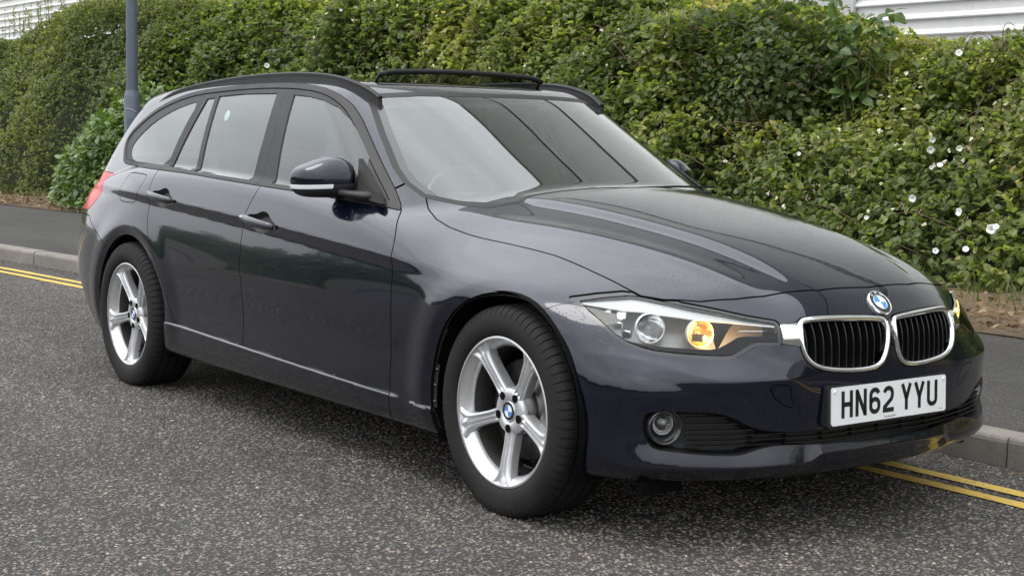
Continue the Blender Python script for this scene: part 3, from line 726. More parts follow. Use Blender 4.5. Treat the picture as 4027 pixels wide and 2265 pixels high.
KID = chaikin([(.346,.625),(.336,.650),(.300,.660),(.177,.659),(.055,.652),(.018,.646),(.008,.62),(.010,.58),(.020,.54),(.040,.508),(.085,.492),(.187,.494),(.275,.503),(.318,.520),(.340,.545),(.350,.58)], 2)
LINK = [(.398,.636),(.335,.644),(.335,.574),(.408,.588)]
INT = chaikin([(-.3,.341),(0,.341),(.235,.337),(.315,.331),(.38,.333),(.45,.339),(.51,.357),(.545,.379),(.591,.396),(.68,.400),(.744,.398),(.764,.391),(.767,.354),(.760,.315),(.746,.291),(.704,.286),(.647,.279),(.571,.274),(.529,.275),(.498,.284),(.449,.294),(.404,.297),(.328,.293),(.227,.289),(0,.289),(-.3,.289)], 1, True)
TOW = chaikin([(.461,.476),(.394,.471),(.386,.456),(.370,.398),(.409,.413),(.443,.440)], 1)
FUEL = chaikin([(-2.895,.955),(-2.714,.952),(-2.695,.946),(-2.696,.93),(-2.712,.888),(-2.745,.835),(-2.76,.823),(-2.893,.822),(-2.943,.830),(-2.950,.871),(-2.938,.908),(-2.912,.948)], 1)
TAIL = chaikin([(-3.9,.940),(-3.35,.940),(-3.275,.925),(-3.243,.898),(-3.238,.866),(-3.252,.825),(-3.33,.780),(-3.42,.755),(-3.9,.755)], 1)
aseam = Spl([.2,.304,.446,.593,.68,.726,.782,.820,.849,.875,.894,.93], [-.613,-.611,-.604,-.593,-.594,-.599,-.612,-.636,-.668,-.705,-.738,-.80])
bseam = Spl([.2,.338,.527,.650,.727,.795,.857,.94,1.0], [-1.688,-1.690,-1.688,-1.693,-1.698,-1.693,-1.674,-1.650,-1.63])
dseam = Spl([.30,.354,.494,.617,.712,.762,.831,.882,.951,1.0], [-2.29,-2.325,-2.416,-2.495,-2.564,-2.586,-2.596,-2.607,-2.616,-2.62])
ra_f, cx_f = .369, .010; ra_r, cx_r = .363, -2.778
def d_arch(m): return np.minimum(np.hypot(X(m)-cx_f, Z(m)-.318)-ra_f, np.hypot(X(m)-cx_r, Z(m)-.318)-ra_r)
def low_only(m, d): return np.maximum(d, .5-Y(m))
sk = clip(sk, -low_only(sk, d_arch(sk)))
# ---- side windows
def fine(m, dfun, k, pad=.03):
    d = dfun(m); return refine(grab(m, d < pad), k)
d_dlo = lambda m: psdf(X(m), Z(m), DLO)
win = fine(sk, d_dlo, 1); win = clip(win, d_dlo(win)+.001)
sk = clip(sk, -d_dlo(sk)+.001)
QG = [(-3.150,1.018),(-3.195,1.055),(-3.192,1.090),(-3.090,1.160),(-2.967,1.210),(-2.838,1.246),(-2.701,1.270),(-2.615,1.281),(-2.64,1.135),(-2.640,.992),(-2.872,.998),(-3.05,1.000)]
FG = [(-2.545,1.290),(-2.466,1.296),(-2.326,.980),(-2.585,.990)]
RG = [(-2.434,1.301),(-2.194,1.310),(-1.897,1.310),(-1.826,1.133),(-1.776,.960),(-2.286,.977)]
GG = [(-1.748,1.302),(-1.621,1.295),(-1.494,1.280),(-1.370,1.253),(-1.268,1.211),(-1.195,1.170),(-1.113,1.119),(-1.043,1.072),(-.985,1.0),(-.910,.928),(-1.042,.934),(-1.338,.945),(-1.585,.953)]
panes = {'quarter_glass': chaikin(QG, 1), 'fixed_glass': FG, 'rear_door_glass': RG, 'front_door_glass': GG}
fr = win; pane_sk = {}
for nm, P in panes.items():
    dp = lambda m, P=P: psdf(X(m), Z(m), P)
    pane_sk[nm] = clip(fr, dp(fr)); fr = clip(fr, -dp(fr))
# ---- windscreen, bonnet, roof
d_ws = lambda m: np.maximum(np.maximum(psdf(Y(m), Z(m), WS), np.abs(X(m)-screen_x(Y(m), Z(m)))-.035), X(m)+.30)
wsr = fine(sk, lambda m: d_ws(m)-.018, 1)
trim_ws = clip(wsr, d_ws(wsr)-.016); sk = clip(sk, -(d_ws(sk)-.016))
glass_ws = clip(trim_ws, d_ws(trim_ws)); trim_ws = clip(trim_ws, -d_ws(trim_ws))
WSI = [(-.2,1.33),(.3,1.33),(.520,1.320),(.531,1.27),(.591,1.152),(.643,1.033),(.650,.99),(.63,.90),(-.2,.86)]
d_fr = lambda m: psdf(Y(m), Z(m), WSI); frit = clip(glass_ws, -d_fr(glass_ws)); glass_ws = clip(glass_ws, d_fr(glass_ws))
d_hood = lambda m: np.maximum(np.maximum(psdf(X(m), Y(m), HOOD), .55-Z(m)), X(m)-.7)
hood = clip(sk, d_hood(sk)+g); sk = clip(sk, -d_hood(sk)+g)
# ---- front openings
fx = lambda m, d: np.maximum(d, .12-X(m))
d_lamp = lambda m: fx(m, psdf(Y(m), Z(m), LAMP))
lz = fine(sk, lambda m: d_lamp(m)-.02, 2); lens = clip(lz, d_lamp(lz)); rim = clip(lz, d_lamp(lz)-.011); rim = clip(rim, -d_lamp(rim))
sk = clip(sk, -(d_lamp(sk)-.011-.001))
d_kid = lambda m: fx(m, psdf(Y(m), Z(m), KID)); d_link = lambda m: fx(m, psdf(Y(m), Z(m), LINK))
kz = fine(sk, lambda m: np.minimum(d_kid(m), d_link(m)), 2)
link_sk = clip(clip(kz, d_link(kz)), -(d_kid(clip(kz, d_link(kz))))); frame = clip(kz, d_kid(kz)); frame = clip(frame, -(d_kid(frame)+.0165))
sk = clip(sk, -(np.minimum(d_kid(sk), d_link(sk))-.0015))
d_int = lambda m: fx(m, psdf(Y(m), Z(m), INT))
iz = fine(sk, d_int, 1); intake = clip(iz, d_int(iz)+.0005); sk = clip(sk, -d_int(sk))
d_tow = lambda m: fx(m, psdf(Y(m), Z(m), TOW))
d_tail = lambda m: np.maximum(psdf(X(m), Z(m), TAIL), .45-Y(m))
tl = fine(sk, d_tail, 1); tail = clip(tl, d_tail(tl)+.001); sk = clip(sk, -d_tail(sk)+.002)
# ---- painted panels
xl_z = np.array([.0, .637, .645, .655, .665, .679, .688, .70, .72, 1.2]); xl_x = np.array([.10, .10, .170, .185, .205, .25, .28, .38, .43, .5])
d_bump = lambda m: np.maximum(np.interp(Z(m), xl_z, xl_x)-X(m), -10)
bump_all = clip(sk, d_bump(sk)+g); sk = clip(sk, -d_bump(sk)+g)
tz = fine(bump_all, lambda m: d_tow(m)-.01, 1); tow = clip(tz, d_tow(tz)+.0022); bumper = clip(bump_all, -d_tow(bump_all)+.0008)
d_fend = lambda m: np.maximum.reduce([aseam(Z(m))-X(m), Z(m)-(.962+(.727-Y(m))*.51), .60-Y(m)])
fender = clip(sk, d_fend(sk)+g); sk = clip(sk, -d_fend(sk)+g)
d_sill = lambda m: np.maximum.reduce([Z(m)-sill_z(X(m)), X(m)+.30, -2.6-X(m), .3-Y(m)])
sz_ = fine(sk, d_sill, 1); sill = clip(sz_, d_sill(sz_)+.001); sk = clip(sk, -d_sill(sk)+.002)
d_fd = lambda m: np.maximum.reduce([X(m)-aseam(Z(m)), bseam(Z(m))-X(m), Z(m)-.985, .6-Y(m), sill_z(X(m))-.01-Z(m)])
fdoor = clip(sk, d_fd(sk)+g); sk = clip(sk, -d_fd(sk)+g)
d_rd = lambda m: np.maximum.reduce([X(m)-bseam(Z(m)), dseam(Z(m))-X(m), Z(m)-1.0, .6-Y(m)])
rdoor = clip(sk, d_rd(sk)+g); sk = clip(sk, -d_rd(sk)+g)
d_roof = lambda m: np.maximum.reduce([Y(m)-.535, 1.22-Z(m), X(m)+1.02, -3.42-X(m)])
roof = clip(sk, d_roof(sk)+.001); sk = clip(sk, -d_roof(sk)+.001)
rb_x = [-4, -3.33, -3.269, -3.161, -3.06, -3.02, -2.9]; rb_z = [.745, .735, .705, .663, .630, .600, .1]
d_rb = lambda m: np.maximum(Z(m)-np.interp(X(m), rb_x, rb_z), X(m)+2.9)
rbump = clip(sk, d_rb(sk)+g); sk = clip(sk, -d_rb(sk)+g)
d_rw = lambda m: np.maximum(psdf(Y(m), Z(m), [(-.2, 1.25), (.50, 1.24), (.58, 1.0), (-.2, .98)]), X(m)+3.2)
rwin = clip(sk, d_rw(sk)+.001); sk = clip(sk, -d_rw(sk)+.001)
d_tg = lambda m: np.maximum.reduce([Y(m)-.60, X(m)+3.3])
tgate = clip(sk, d_tg(sk)+g); sk = clip(sk, -d_tg(sk)+g)
under = clip(sk, np.maximum(Z(sk)-.25, Y(sk)-.80)); side = clip(sk, -np.maximum(Z(sk)-.25, Y(sk)-.80))
# sunroof: a dark glass panel let into the roof, and a black sheet as the shade in the open hatch
d_sr = lambda m: np.maximum.reduce([np.abs(Y(m))-.43, -2.95-X(m), X(m)+2.13]); d_so = lambda m: np.maximum.reduce([Y(m)-.43, -2.12-X(m), X(m)+1.455])
sroof = clip(roof, d_sr(roof)); roof = clip(roof, -d_sr(roof)+.003); sopen = clip(roof, d_so(roof)); roof = clip(roof, -d_so(roof))
# ---- put the panels on
pt = M['paint']
emit('bonnet', hood, pt, sides='C'); emit('roof', roof, pt, sides='C'); bumper = refine(bumper, 1)
emit('front_bumper', bumper, pt, sides='C', flange=.03)
emit('rear_bumper', rbump, pt, sides='C', flange=.03); emit('tailgate', tgate, pt, sides='C'); emit('underbody', under, M['black'], sides='C')
emit('sunroof_glass', sroof, M['gloss_black'], sides='C', off=.002); emit('hatch_shade', sopen, M['dark'], sides='C', off=-.03)
emit('rear_window', rwin, M['glass'], sides='C', flange=0)
emit('windscreen', glass_ws, M['screen'], sides='C', flange=0); emit('windscreen_border', frit, M['gloss_black'], sides='RL', flange=0); emit('windscreen_seal', trim_ws, M['trim'], sides='C', off=.001)
emit('front_wing', fender, pt, sides='RL'); emit('side_skirt', sill, pt, sides='RL')
# right side fuel flap cut out of the body side
d_fu = lambda m: np.maximum(psdf(X(m), Z(m), FUEL), .5-Y(m))
fz = fine(side, lambda m: d_fu(m)-.01, 1); flap = clip(fz, d_fu(fz)+.0022); side_R = clip(side, -d_fu(side)+.0012)
emit('body_side', side_R, pt, sides='R'); emit('body_side', side, pt, sides='L'); emit('fuel_flap', flap, pt, sides='R')
emit('tow_eye_cover', tow, pt, sides='R')
emit('tow_eye_cover', tow, pt, sides='L')
# doors with handle bowls
CUPF = chaikin([(-1.655,.834),(-1.594,.836),(-1.560,.848),(-1.529,.850),(-1.499,.843),(-1.469,.824),(-1.425,.808),(-1.420,.789),(-1.493,.777),(-1.520,.764),(-1.55,.762),(-1.586,.768),(-1.610,.783),(-1.650,.794),(-1.67,.812)], 1)
CUPR = chaikin(np.array([(-1.655,.834),(-1.594,.836),(-1.560,.848),(-1.529,.850),(-1.499,.843),(-1.469,.824),(-1.425,.808),(-1.420,.789),(-1.493,.777),(-1.520,.764),(-1.55,.762),(-1.586,.768),(-1.610,.783),(-1.650,.794),(-1.67,.812)])*[.93, 1]+[-1.025, .052], 1)
def door(name, m, cup, hx0, hx1, hz):
    dc = lambda q: psdf(X(q), Z(q), cup)
    cz = fine(m, lambda q: dc(q)-.015, 1); bowl = clip(cz, dc(cz)-.0005); body_m = clip(m, -dc(m))
    ds = emit(name, body_m, pt, sides='RL')
    depth = -np.minimum(.024, np.maximum(-dc(bowl), 0)*1.6)
    b2 = Sk(bowl.V+bowl.N*depth[:, None], bowl.T, bowl.N); nr = np.zeros_like(b2.V)
    f = np.cross(b2.V[b2.T[:, 1]]-b2.V[b2.T[:, 0]], b2.V[b2.T[:, 2]]-b2.V[b2.T[:, 0]])
    for q in range(3): np.add.at(nr, b2.T[:, q], f)
    b2.N = nr/np.maximum(np.linalg.norm(nr, axis=1), 1e-9)[:, None]
    if (b2.N*bowl.N).sum() < 0: b2.N *= -1
    emit2('handle_bowl', b2, M['black'], ds, flange=0)
    # the grip: a bowed bar standing off the skin
    n = 15; t = np.linspace(0, 1, n); x = hx0+(hx1-hx0)*t; z = hz[0]+(hz[1]-hz[0])*t
    yy = side_y(x, z)+.008+.022*np.sin(np.pi*np.clip(t*1.0, .0, 1))**.7
    r = .0175*(.62+.38*np.sin(np.pi*t)**.5); V, F = tube(np.stack([x, yy, z], 1), r, 12, up=(0, 1, 0), flat=.62)
    V = np.array(V); hR = obj('door_handle', V*[1, -1, 1], [f[::-1] for f in F], M['handle'], ds[0]); hL = obj('door_handle', V, F, M['handle'], ds[1])
    return ds, (x, yy, z)
k = NT('handle_paint'); c = k.coord(); f = k.noise(c, 40, 4); k.l(k.ramp(f, [(.3, (.02, .022, .03)), (.7, (.03, .032, .042))]), k.b.inputs['Base Color']); k.b.inputs['Metallic'].default_value = .5; k.b.inputs['Roughness'].default_value = .45; k.b.inputs['Coat Weight'].default_value = 1; k.b.inputs['Coat Roughness'].default_value = .12; M['handle'] = k.m
fd, hp = door('front_door', fdoor, CUPF, -1.680, -1.424, (.822, .796)); rd, _ = door('rear_door', rdoor, CUPR, -2.586, -2.344, (.8745, .8515))
# lock barrel of the driver's door
V, F = lathe([(0, .0), (.006, 0), (.007, -.003), (.007, -.010)], 20); obj('key_lock', np.array(V)*1+[-1.671, -(side_y(np.array([-1.671]), np.array([.820]))[0]+.0235), .8205], F, M['satin'], fd[0])
# window surrounds and panes
def cutx(m, lo, hi):
    a = clip(m, X(m)-hi(Z(m))); return clip(a, lo(a.V[:, 2])-a.V[:, 0])
upB = lambda z: np.interp(z, [.9, .951, 1.129, 1.319, 1.4], [-1.672, -1.687, -1.746, -1.839, -1.86]); upD = lambda z: np.interp(z, [.95, .987, 1.285, 1.4], [-2.612, -2.612, -2.585, -2.58])
big = lambda z: np.full_like(z, 9.); sm_ = lambda z: np.full_like(z, -9.)
def surround(name, m, parents):
    d = d_dlo(m); out = clip(m, -(d+.020)); inn = clip(m, d+.0225)
    emit2(name, out, M['trim'], parents, off=.0025, flange=.014)
    emit2('inner_'+name, inn, M['trim'], parents, off=-.0015, flange=.014)
surround('window_surround', cutx(fr, lambda z: upB(z)+.0012, big), fd)
surround('window_surround', cutx(fr, lambda z: upD(z)+.0015, lambda z: upB(z)-.0012), rd)
qp = emit('quarter_window', pane_sk['quarter_glass'], M['glass'], sides='RL', off=-.004, flange=0)
surround('window_surround', cutx(fr, sm_, lambda z: upD(z)-.0015), qp)
emit2('window_glass', pane_sk['front_door_glass'], M['glass'], fd, off=-.006, flange=0); emit2('window_glass', pane_sk['rear_door_glass'], M['glass'], rd, off=-.006, flange=0); emit2('fixed_window_glass', pane_sk['fixed_glass'], M['glass'], rd, off=-.006, flange=0)
tl_ = emit('tail_lamp', tail, M['red'], sides='RL', off=.001, flange=.02)
# dark inner shell, open at every window
sh = HULL
sh = clip(sh, -(d_dlo(sh)+.025)); sh = clip(sh, -(d_ws(sh)+.02)); sh = clip(sh, -(d_rw(sh)+.03)); sh = clip(sh, -low_only(sh, d_arch(sh)))
sh = clip(sh, -(np.minimum(d_kid(sh), d_int(sh))-.01)); sh = clip(sh, -(d_lamp(sh)-.005)); sh = clip(sh, -np.maximum(d_so(sh), 1.2-Z(sh)))
emit('inner_shell', sh, M['cabin'] if 'cabin' in M else M['black'], sides='C', off=-.022, flange=0)
# ---- grilles
def dome(m, d, w, h): 
    u = np.clip((d+w/2)/(w/2), -1, 1); return h*np.sqrt(np.maximum(1-u*u, 0))
def reoffset(m, off):
    V = m.V+m.N*off[:, None]; nr = np.zeros_like(V); f = np.cross(V[m.T[:, 1]]-V[m.T[:, 0]], V[m.T[:, 2]]-V[m.T[:, 0]])
    for q in range(3): np.add.at(nr, m.T[:, q], f)
    nr /= np.maximum(np.linalg.norm(nr, axis=1), 1e-9)[:, None]
    if (nr*m.N).sum() < 0: nr = -nr
    return Sk(V, m.T, nr)
KP = resample(KID, 150, True); kc = KP.mean(0)
def inset(P, d):
    t = np.roll(P, -1, 0)-np.roll(P, 1, 0); t /= np.linalg.norm(t, axis=1)[:, None]; n = np.stack([-t[:, 1], t[:, 0]], 1)
    if ((kc-P)*n).sum() < 0: n = -n
    return P+n*d
rows = [(0, -.004), (.0012, .004), (.004, .0085), (.0085, .0098), (.0125, .0075), (.0155, .002), (.0165, -.006), (.0175, -.034)]
V = []
for d_, o_ in rows:
    Q = inset(KP, d_); X_ = front_x(Q[:, 0], Q[:, 1]); nn = unit_grad(np.c_[X_, Q]); V.append(np.c_[X_, Q]+nn*np.maximum(o_, -.006)[..., None] if False else np.c_[X_, Q]+nn*max(o_, -.006)+np.array([min(o_+.006, 0), 0, 0]))
V = np.stack(V, 1).reshape(-1, 3); m = len(rows); n = len(KP); F = np.array([(i*m+j, ((i+1) % n)*m+j, ((i+1) % n)*m+j+1, i*m+j+1) for i in range(n) for j in range(m-1)])
gr = [obj('grille', V*[1, -1, 1], F, M['chrome'], car), obj('grille', V, F[:, ::-1].copy(), M['chrome'], car)]
lu = np.clip((Z(link_sk)-.610)/.034, -1, 1); link_sk = reoffset(link_sk, .011*(1-lu*lu)-.002)
emit2('grille_link', link_sk, M['chrome'], gr, flange=.02)
KI = np.array(KID)
def zspan(y, inset=.010):
    zz = np.linspace(.48, .67, 191); d = psdf(np.full_like(zz, y), zz, KID); ok = zz[d < -inset]; return (ok[0], ok[-1]) if len(ok) else None
for k in range(11):
    y0 = .036+k*.0282; sp = zspan(y0)
    if not sp: continue
    zz = np.linspace(sp[0], sp[1], 9); n = len(zz); xs_ = front_x(np.full_like(zz, y0), zz)-.006; bow = .006*np.sin(np.linspace(0, np.pi, n))
    V = []
    for i in range(n):
        x = xs_[i]-.006+bow[i]*.5; V += [(x, y0-.0017, zz[i]), (x+.002, y0, zz[i]), (x, y0+.0017, zz[i]), (x-.045, y0+.0017, zz[i]), (x-.045, y0-.0017, zz[i])]
    F = [(i*5+j, i*5+(j+1) % 5, (i+1)*5+(j+1) % 5, (i+1)*5+j) for i in range(n-1) for j in range(5)]
    V = np.array(V); obj('slat', V*[1, -1, 1], [f[::-1] for f in F], M['slat'], gr[0], smooth=False); obj('slat', V, F, M['slat'], gr[1], smooth=False)
obj('radiator', *box(.52, .55, -.50, .50, .22, .67), M['dark'], car, smooth=False)
# lower intake: recessed black panel, bars across it, fog lamps
ip = reoffset(intake, -np.minimum(.05, np.maximum(-d_int(intake), 0)*4)*1.0*sstep(.30, .48, Y(intake)) - .045*(1-sstep(.30, .48, Y(intake))))
d9 = d_int(intake)
il = emit('lower_intake', ip, M['black'], sides='C', flange=0)[0]
for z0 in (.300, .314, .328, .343, .362, .381):
    yy = np.linspace(0, .665, 60); d = psdf(yy, np.full_like(yy, z0), INT); ok = d < -.004
    if not ok.any(): continue
    segs = np.split(np.where(ok)[0], np.where(np.diff(np.where(ok)[0]) > 1)[0]+1)
    for sgm in segs:
        if len(sgm) < 4: continue
        y = yy[sgm]; x = front_x(y, np.full_like(y, z0))-.012-.012*sstep(.3, .0, y)
        for s in (-1, 1):
            V, F = sweep(np.stack([x, s*y, np.full_like(y, z0)], 1), [(-.012, -.0017), (.002, -.0014), (.002, .0014), (-.012, .0017)] if s > 0 else [(.012, -.0017), (-.002, -.0014), (-.002, .0014), (.012, .0017)], caps=True)
            obj('bar', V, F, M['slat'], il, smooth=False)
for y0 in (.0, .115, .235, .36, .47):
    for s in ((-1, 1) if y0 else (1,)):
        zz = np.linspace(.285, .40, 60); ok = psdf(np.full_like(zz, y0), zz, INT) < -.003
        if ok.any(): obj('upright', *box(float(front_x(y0, .33))-.055, float(front_x(y0, .33))-.030, s*y0-.003, s*y0+.003, zz[ok][0], zz[ok][-1]), M['black'], il, smooth=False)
def place(V, c, fwd, up=(0, 0, 1)):
    """local -y axis (lathe axis, outboard) turned to point along fwd"""
    f = np.array(fwd, float); f /= np.linalg.norm(f); u = np.array(up, float); s = np.cross(f, u); s /= np.linalg.norm(s); u = np.cross(s, f)
    V = np.asarray(V, float); return np.array(c)+V[:, 0:1]*s-V[:, 1:2]*f+V[:, 2:3]*u
for s in (-1, 1):
    fy, fz = .712, .352; fxx = float(front_x(fy, fz)); fw = (1, s*.35, 0)
    V, F = lathe([(.052, -.040), (.052, -.010), (.049, -.006), (.044, -.010), (.036, -.030), (.031, -.036)], 40); fl = obj('fog_lamp', place(V, (fxx-.004, s*fy, fz), fw), F, M['gloss_black'], car)
    V, F = lathe([(0, -.060), (.012, -.058), (.022, -.050), (.030, -.034), (.031, -.030)], 32); obj('reflector', place(V, (fxx-.004, s*(fy-.000), fz+.006), fw), F, M['fogrefl'], fl)
    V, F = lathe([(0, -.016), (.016, -.019), (.026, -.025), (.031, -.032)], 32); obj('lens', place(V, (fxx-.004, s*fy, fz+.006), fw), F, M['lens'], fl)
    V, F = lathe([(0, -.024), (.008, -.026), (.008, -.05)], 16); obj('bulb_shield', place(V, (fxx-.004, s*fy, fz+.010), fw), F, M['lampgrey'], fl)
# ---- headlamps
dl = d_lamp(lens)
SH = np.array([-.105, -.045, .0])
def wall_of(m, vec):
    E = np.concatenate([m.T[:, [0, 1]], m.T[:, [1, 2]], m.T[:, [2, 0]]]); S = np.sort(E, 1); u, idx, cnt = np.unique(S[:, 0].astype(np.int64)*(len(m.V)+1)+S[:, 1], return_index=True, return_counts=True); B = E[idx[cnt == 1]]
    a, b = B[:, 0], B[:, 1]; n = len(B); V = np.concatenate([m.V[a], m.V[b], m.V[b]+vec, m.V[a]+vec]); i = np.arange(n)
    T = np.concatenate([np.stack([i+n, i, i+3*n], 1), np.stack([i+n, i+3*n, i+2*n], 1)]); nn = np.cross(m.V[b]-m.V[a], np.broadcast_to(vec, (n, 3))); nn /= np.maximum(np.linalg.norm(nn, axis=1), 1e-9)[:, None]; ref = m.V.mean(0)-m.V[a]; nn *= np.where((nn*ref).sum(1) < 0, -1, 1)[:, None]
    return V, T, np.concatenate([nn]*4)
wv, wt, wn_ = wall_of(lens, SH); hb = Sk(np.r_[lens.V+SH, wv], np.r_[lens.T, wt+len(lens.V)], np.r_[lens.N, wn_])
hl = emit('headlamp', hb, M['lampgrey'], sides='RL', flange=0)
emit2('lens', lens, M['lens'], hl, off=-.001, flange=0); emit2('lamp_seal', rim, M['gloss_black'], hl, off=-.004, flange=.02)
# silver brow along the upper edge, widest at the outer end
LT = np.array([(.782, .684), (.727, .697), (.678, .7055), (.660, .704), (.627, .695), (.593, .685), (.533, .671), (.469, .654), (.403, .642)])
ztop = lambda y: np.interp(y, LT[::-1, 0], LT[::-1, 1]); bw = lambda y: np.interp(y, [.40, .47, .56, .66, .72, .775], [.009, .016, .031, .046, .034, .010])
brow = clip(lens, np.maximum(ztop(Y(lens))-bw(Y(lens))-Z(lens), Z(lens)-ztop(Y(lens))+.002)); 
Vw = brow.V-np.c_[np.full(len(brow.V), .010), np.zeros(len(brow.V)), np.zeros(len(brow.V))]; t_ = np.clip((ztop(brow.V[:, 1])-Z(brow))/np.maximum(bw(brow.V[:, 1]), 1e-3), 0, 1); Vw[:, 0] += .004; Vw -= np.outer(.040*(1-t_), [1, .45, 0]); brow2 = reoffset(Sk(Vw, brow.T, brow.N), np.zeros(len(Vw)))
emit2('brow_trim', brow2, M['silverplastic'], hl, flange=.004)
def lampcup(parents, c0, r, depth, mat, name, yaw=.5):
    for s, p in ((-1, parents[0]), (1, parents[1])):
        fw = (1, s*yaw, .03); c = (c0[0], s*c0[1], c0[2])
        V, F = lathe([(0, -depth), (r*.35, -depth*.95), (r*.7, -depth*.68), (r*.92, -depth*.25), (r, 0)], 40); obj(name, place(V, c, fw), F, mat, p)
        V, F = lathe([(r*.985, -.003), (r*1.01, .003), (r*1.06, .0035), (r*1.085, -.010)], 40); obj('lamp_ring', place(V, c, fw), F, M['silverplastic'], p)
        V, F = lathe([(0, -depth*.25), (r*.17, -depth*.28), (r*.20, -depth*.5), (r*.12, -depth*.95)], 16); obj('bulb_shield', place(V, c, fw), F, M['lampgrey'], p)
OC = (.466, .684, .619); IC = (.563, .580, .609)
lampcup(hl, OC, .0405, .050, M['refl'], 'reflector'); lampcup(hl, IC, .0385, .048, M['amberrefl'], 'reflector', .38)
for s, p in ((-1, hl[0]), (1, hl[1])):
    def at_ring(du, dz, out=-.012):   # a spot on the inner ring's disc
        f = np.array([1, s*.38, 0]); f /= np.linalg.norm(f); side_ = np.array([f[1], -f[0], 0])*(-s)
        return np.array([IC[0], s*IC[1], IC[2]])+side_*du+np.array([0, 0, dz])+f*out
    for (du, dz, rr, sx_) in ((-.024, -.019, .0105, 1.0), (.021, .014, .0085, 1.0), (.025, .002, .0075, 1.0), (.012, .026, .007, 1.0)):
        V, F = lathe([(0, .006), (rr*.7, .003), (rr, -.004), (rr*.7, -.010), (0, -.012)], 16); obj('lit_bulb', place(V, at_ring(du, dz), (1, s*.3, 0)), F, M['amber'], p)
    V, F = box(-.020, .020, -.002, .002, -.020, .000); V = place(np.array(V)+[0, 0, -.004], at_ring(0, 0, -.010), (1, s*.38, 0)); obj('clear_block', V, F, M['refl'], p, smooth=False)
    for q, (px3, py3, pz3, w2, h2) in enumerate(((.385, .722, .648, .030, .022), (.392, .735, .622, .022, .020), (.417, .728, .600, .026, .024), (.35, .742, .655, .020, .015))):
        bevel_box('side_reflector', M['refl'], p, (px3, s*py3, pz3), (.016, w2, h2), .003, Matrix.Rotation(s*(.85+q*.12), 4, 'Z') @ Matrix.Rotation(.18*q-.2, 4, 'Y'), seg=1)
    yv = np.linspace(.425, .500, 6); V, F = tube(np.stack([front_x(yv, np.full_like(yv, .618))-.014, s*yv, np.full_like(yv, .6185)], 1), .0021, 6); obj('light_bar', V, F, M['satin'], p)
    # light of the lit side lamp
    L = bpy.data.lights.new('side_lamp_light', 'POINT'); L.energy = .9; L.color = (1, .5, .1); L.shadow_soft_size = .01; lo = bpy.data.objects.new('side_lamp_light', L); col.objects.link(lo); lo.parent = p; lo.location = at_ring(-.034, -.018, .012)
# ---- badges
def roundel(parent, c, nrm, r, up, name='badge', letters=True):
    f = np.array(nrm, float); f /= np.linalg.norm(f)
    V = []; F = []; mi = []
    def add(prof, m, a0=0, a1=2*math.pi, seg=32):
        v, ff = lathe(prof, seg, None, a0, a1); n = len(V)
        V.extend(map(tuple, v)); F.extend([tuple(int(i)+n for i in q) for q in ff]); mi.extend([m]*len(ff))
    add([(r, -.004), (r, .003), (r*.955, .0042), (r*.91, .003)], 0)
    add([(r*.91, .003), (r*.62, .0036)], 1); add([(r*.62, .0036), (r*.585, .0044), (r*.55, .0036)], 0)
    for q in range(4): add([(r*.55, .0036), (0, .0042)], 3 if q % 2 == 0 else 2, q*math.pi/2, (q+1)*math.pi/2, 8)
    V = np.array(V)*[-1, 1, 1]; o = obj(name, place(V, c, f, up), F, [M['chrome'], M['gloss_black'], M['blue'], M['white']], parent, mi=mi)
    if letters:
        for ch, a in (('B', 2.25), ('M', math.pi/2), ('W', .9)):
            cu = bpy.data.curves.new('letter', 'FONT'); cu.body = ch; cu.size = r*.34; cu.align_x = 'CENTER'; cu.align_y = 'CENTER'; cu.resolution_u = 2
            to = bpy.data.objects.new('t', cu); me = bpy.data.meshes.new_from_object(to); me.materials.clear(); me.materials.append(M['white'])
            for v in me.vertices:
                x, y = v.co.x, v.co.y; rot = a-math.pi/2; X_ = x*math.cos(rot)-y*math.sin(rot)+r*.765*math.cos(a); Z_ = x*math.sin(rot)+y*math.cos(rot)+r*.765*math.sin(a); v.co = (-X_, -.0046, Z_)
            pv = place([tuple(v.co) for v in me.vertices], c, f, up)
            for v, p in zip(me.vertices, pv): v.co = p
            me.name = 'letter'; link('letter', me, o); bpy.data.objects.remove(to); bpy.data.curves.remove(cu)
    return o
bp_ = np.array([[.723, 0, .683]]); bn = unit_grad(bp_)[0]; roundel(car, bp_[0]+bn*.003, bn, .0425, (0, 0, 1), 'bonnet_badge')
# ---- number plate
px_, pz_, pitch = .7825, .4004, .0455
fwd = np.array([math.cos(pitch), 0, math.sin(pitch)]); upv = np.array([-math.sin(pitch), 0, math.cos(pitch)])
def on_plate(V): # local (u right as seen from the front = +y, v up, w out)
    V = np.asarray(V, float); return np.array([px_, 0, pz_])+V[:, 0:1]*np.array([0, 1, 0])+V[:, 1:2]*upv+V[:, 2:3]*fwd
def rrect(w, h, r, n=6):
    P = []
    for cx, cy, a in ((w/2-r, h/2-r, 0), (-w/2+r, h/2-r, 90), (-w/2+r, -h/2+r, 180), (w/2-r, -h/2+r, 270)):
        for i in range(n+1): t = math.radians(a+90*i/n); P.append((cx+r*math.cos(t), cy+r*math.sin(t)))
    return P
def slab(P, w0, w1):
    n = len(P); V = [(x, y, w0) for x, y in P]+[(x, y, w1) for x, y in P]
    return V, [tuple(range(n))[::-1], tuple(range(n, 2*n))]+[(i, (i+1) % n, n+(i+1) % n, n+i) for i in range(n)]
V, F = slab(rrect(.520, .111, .009), -.004, 0); plate = obj('number_plate', on_plate(V), F, M['white'], car, smooth=False)
V, F = slab(rrect(.545, .124, .012), -.034, -.0045); obj('plate_holder', on_plate(V), F, M['black'], plate, smooth=False)
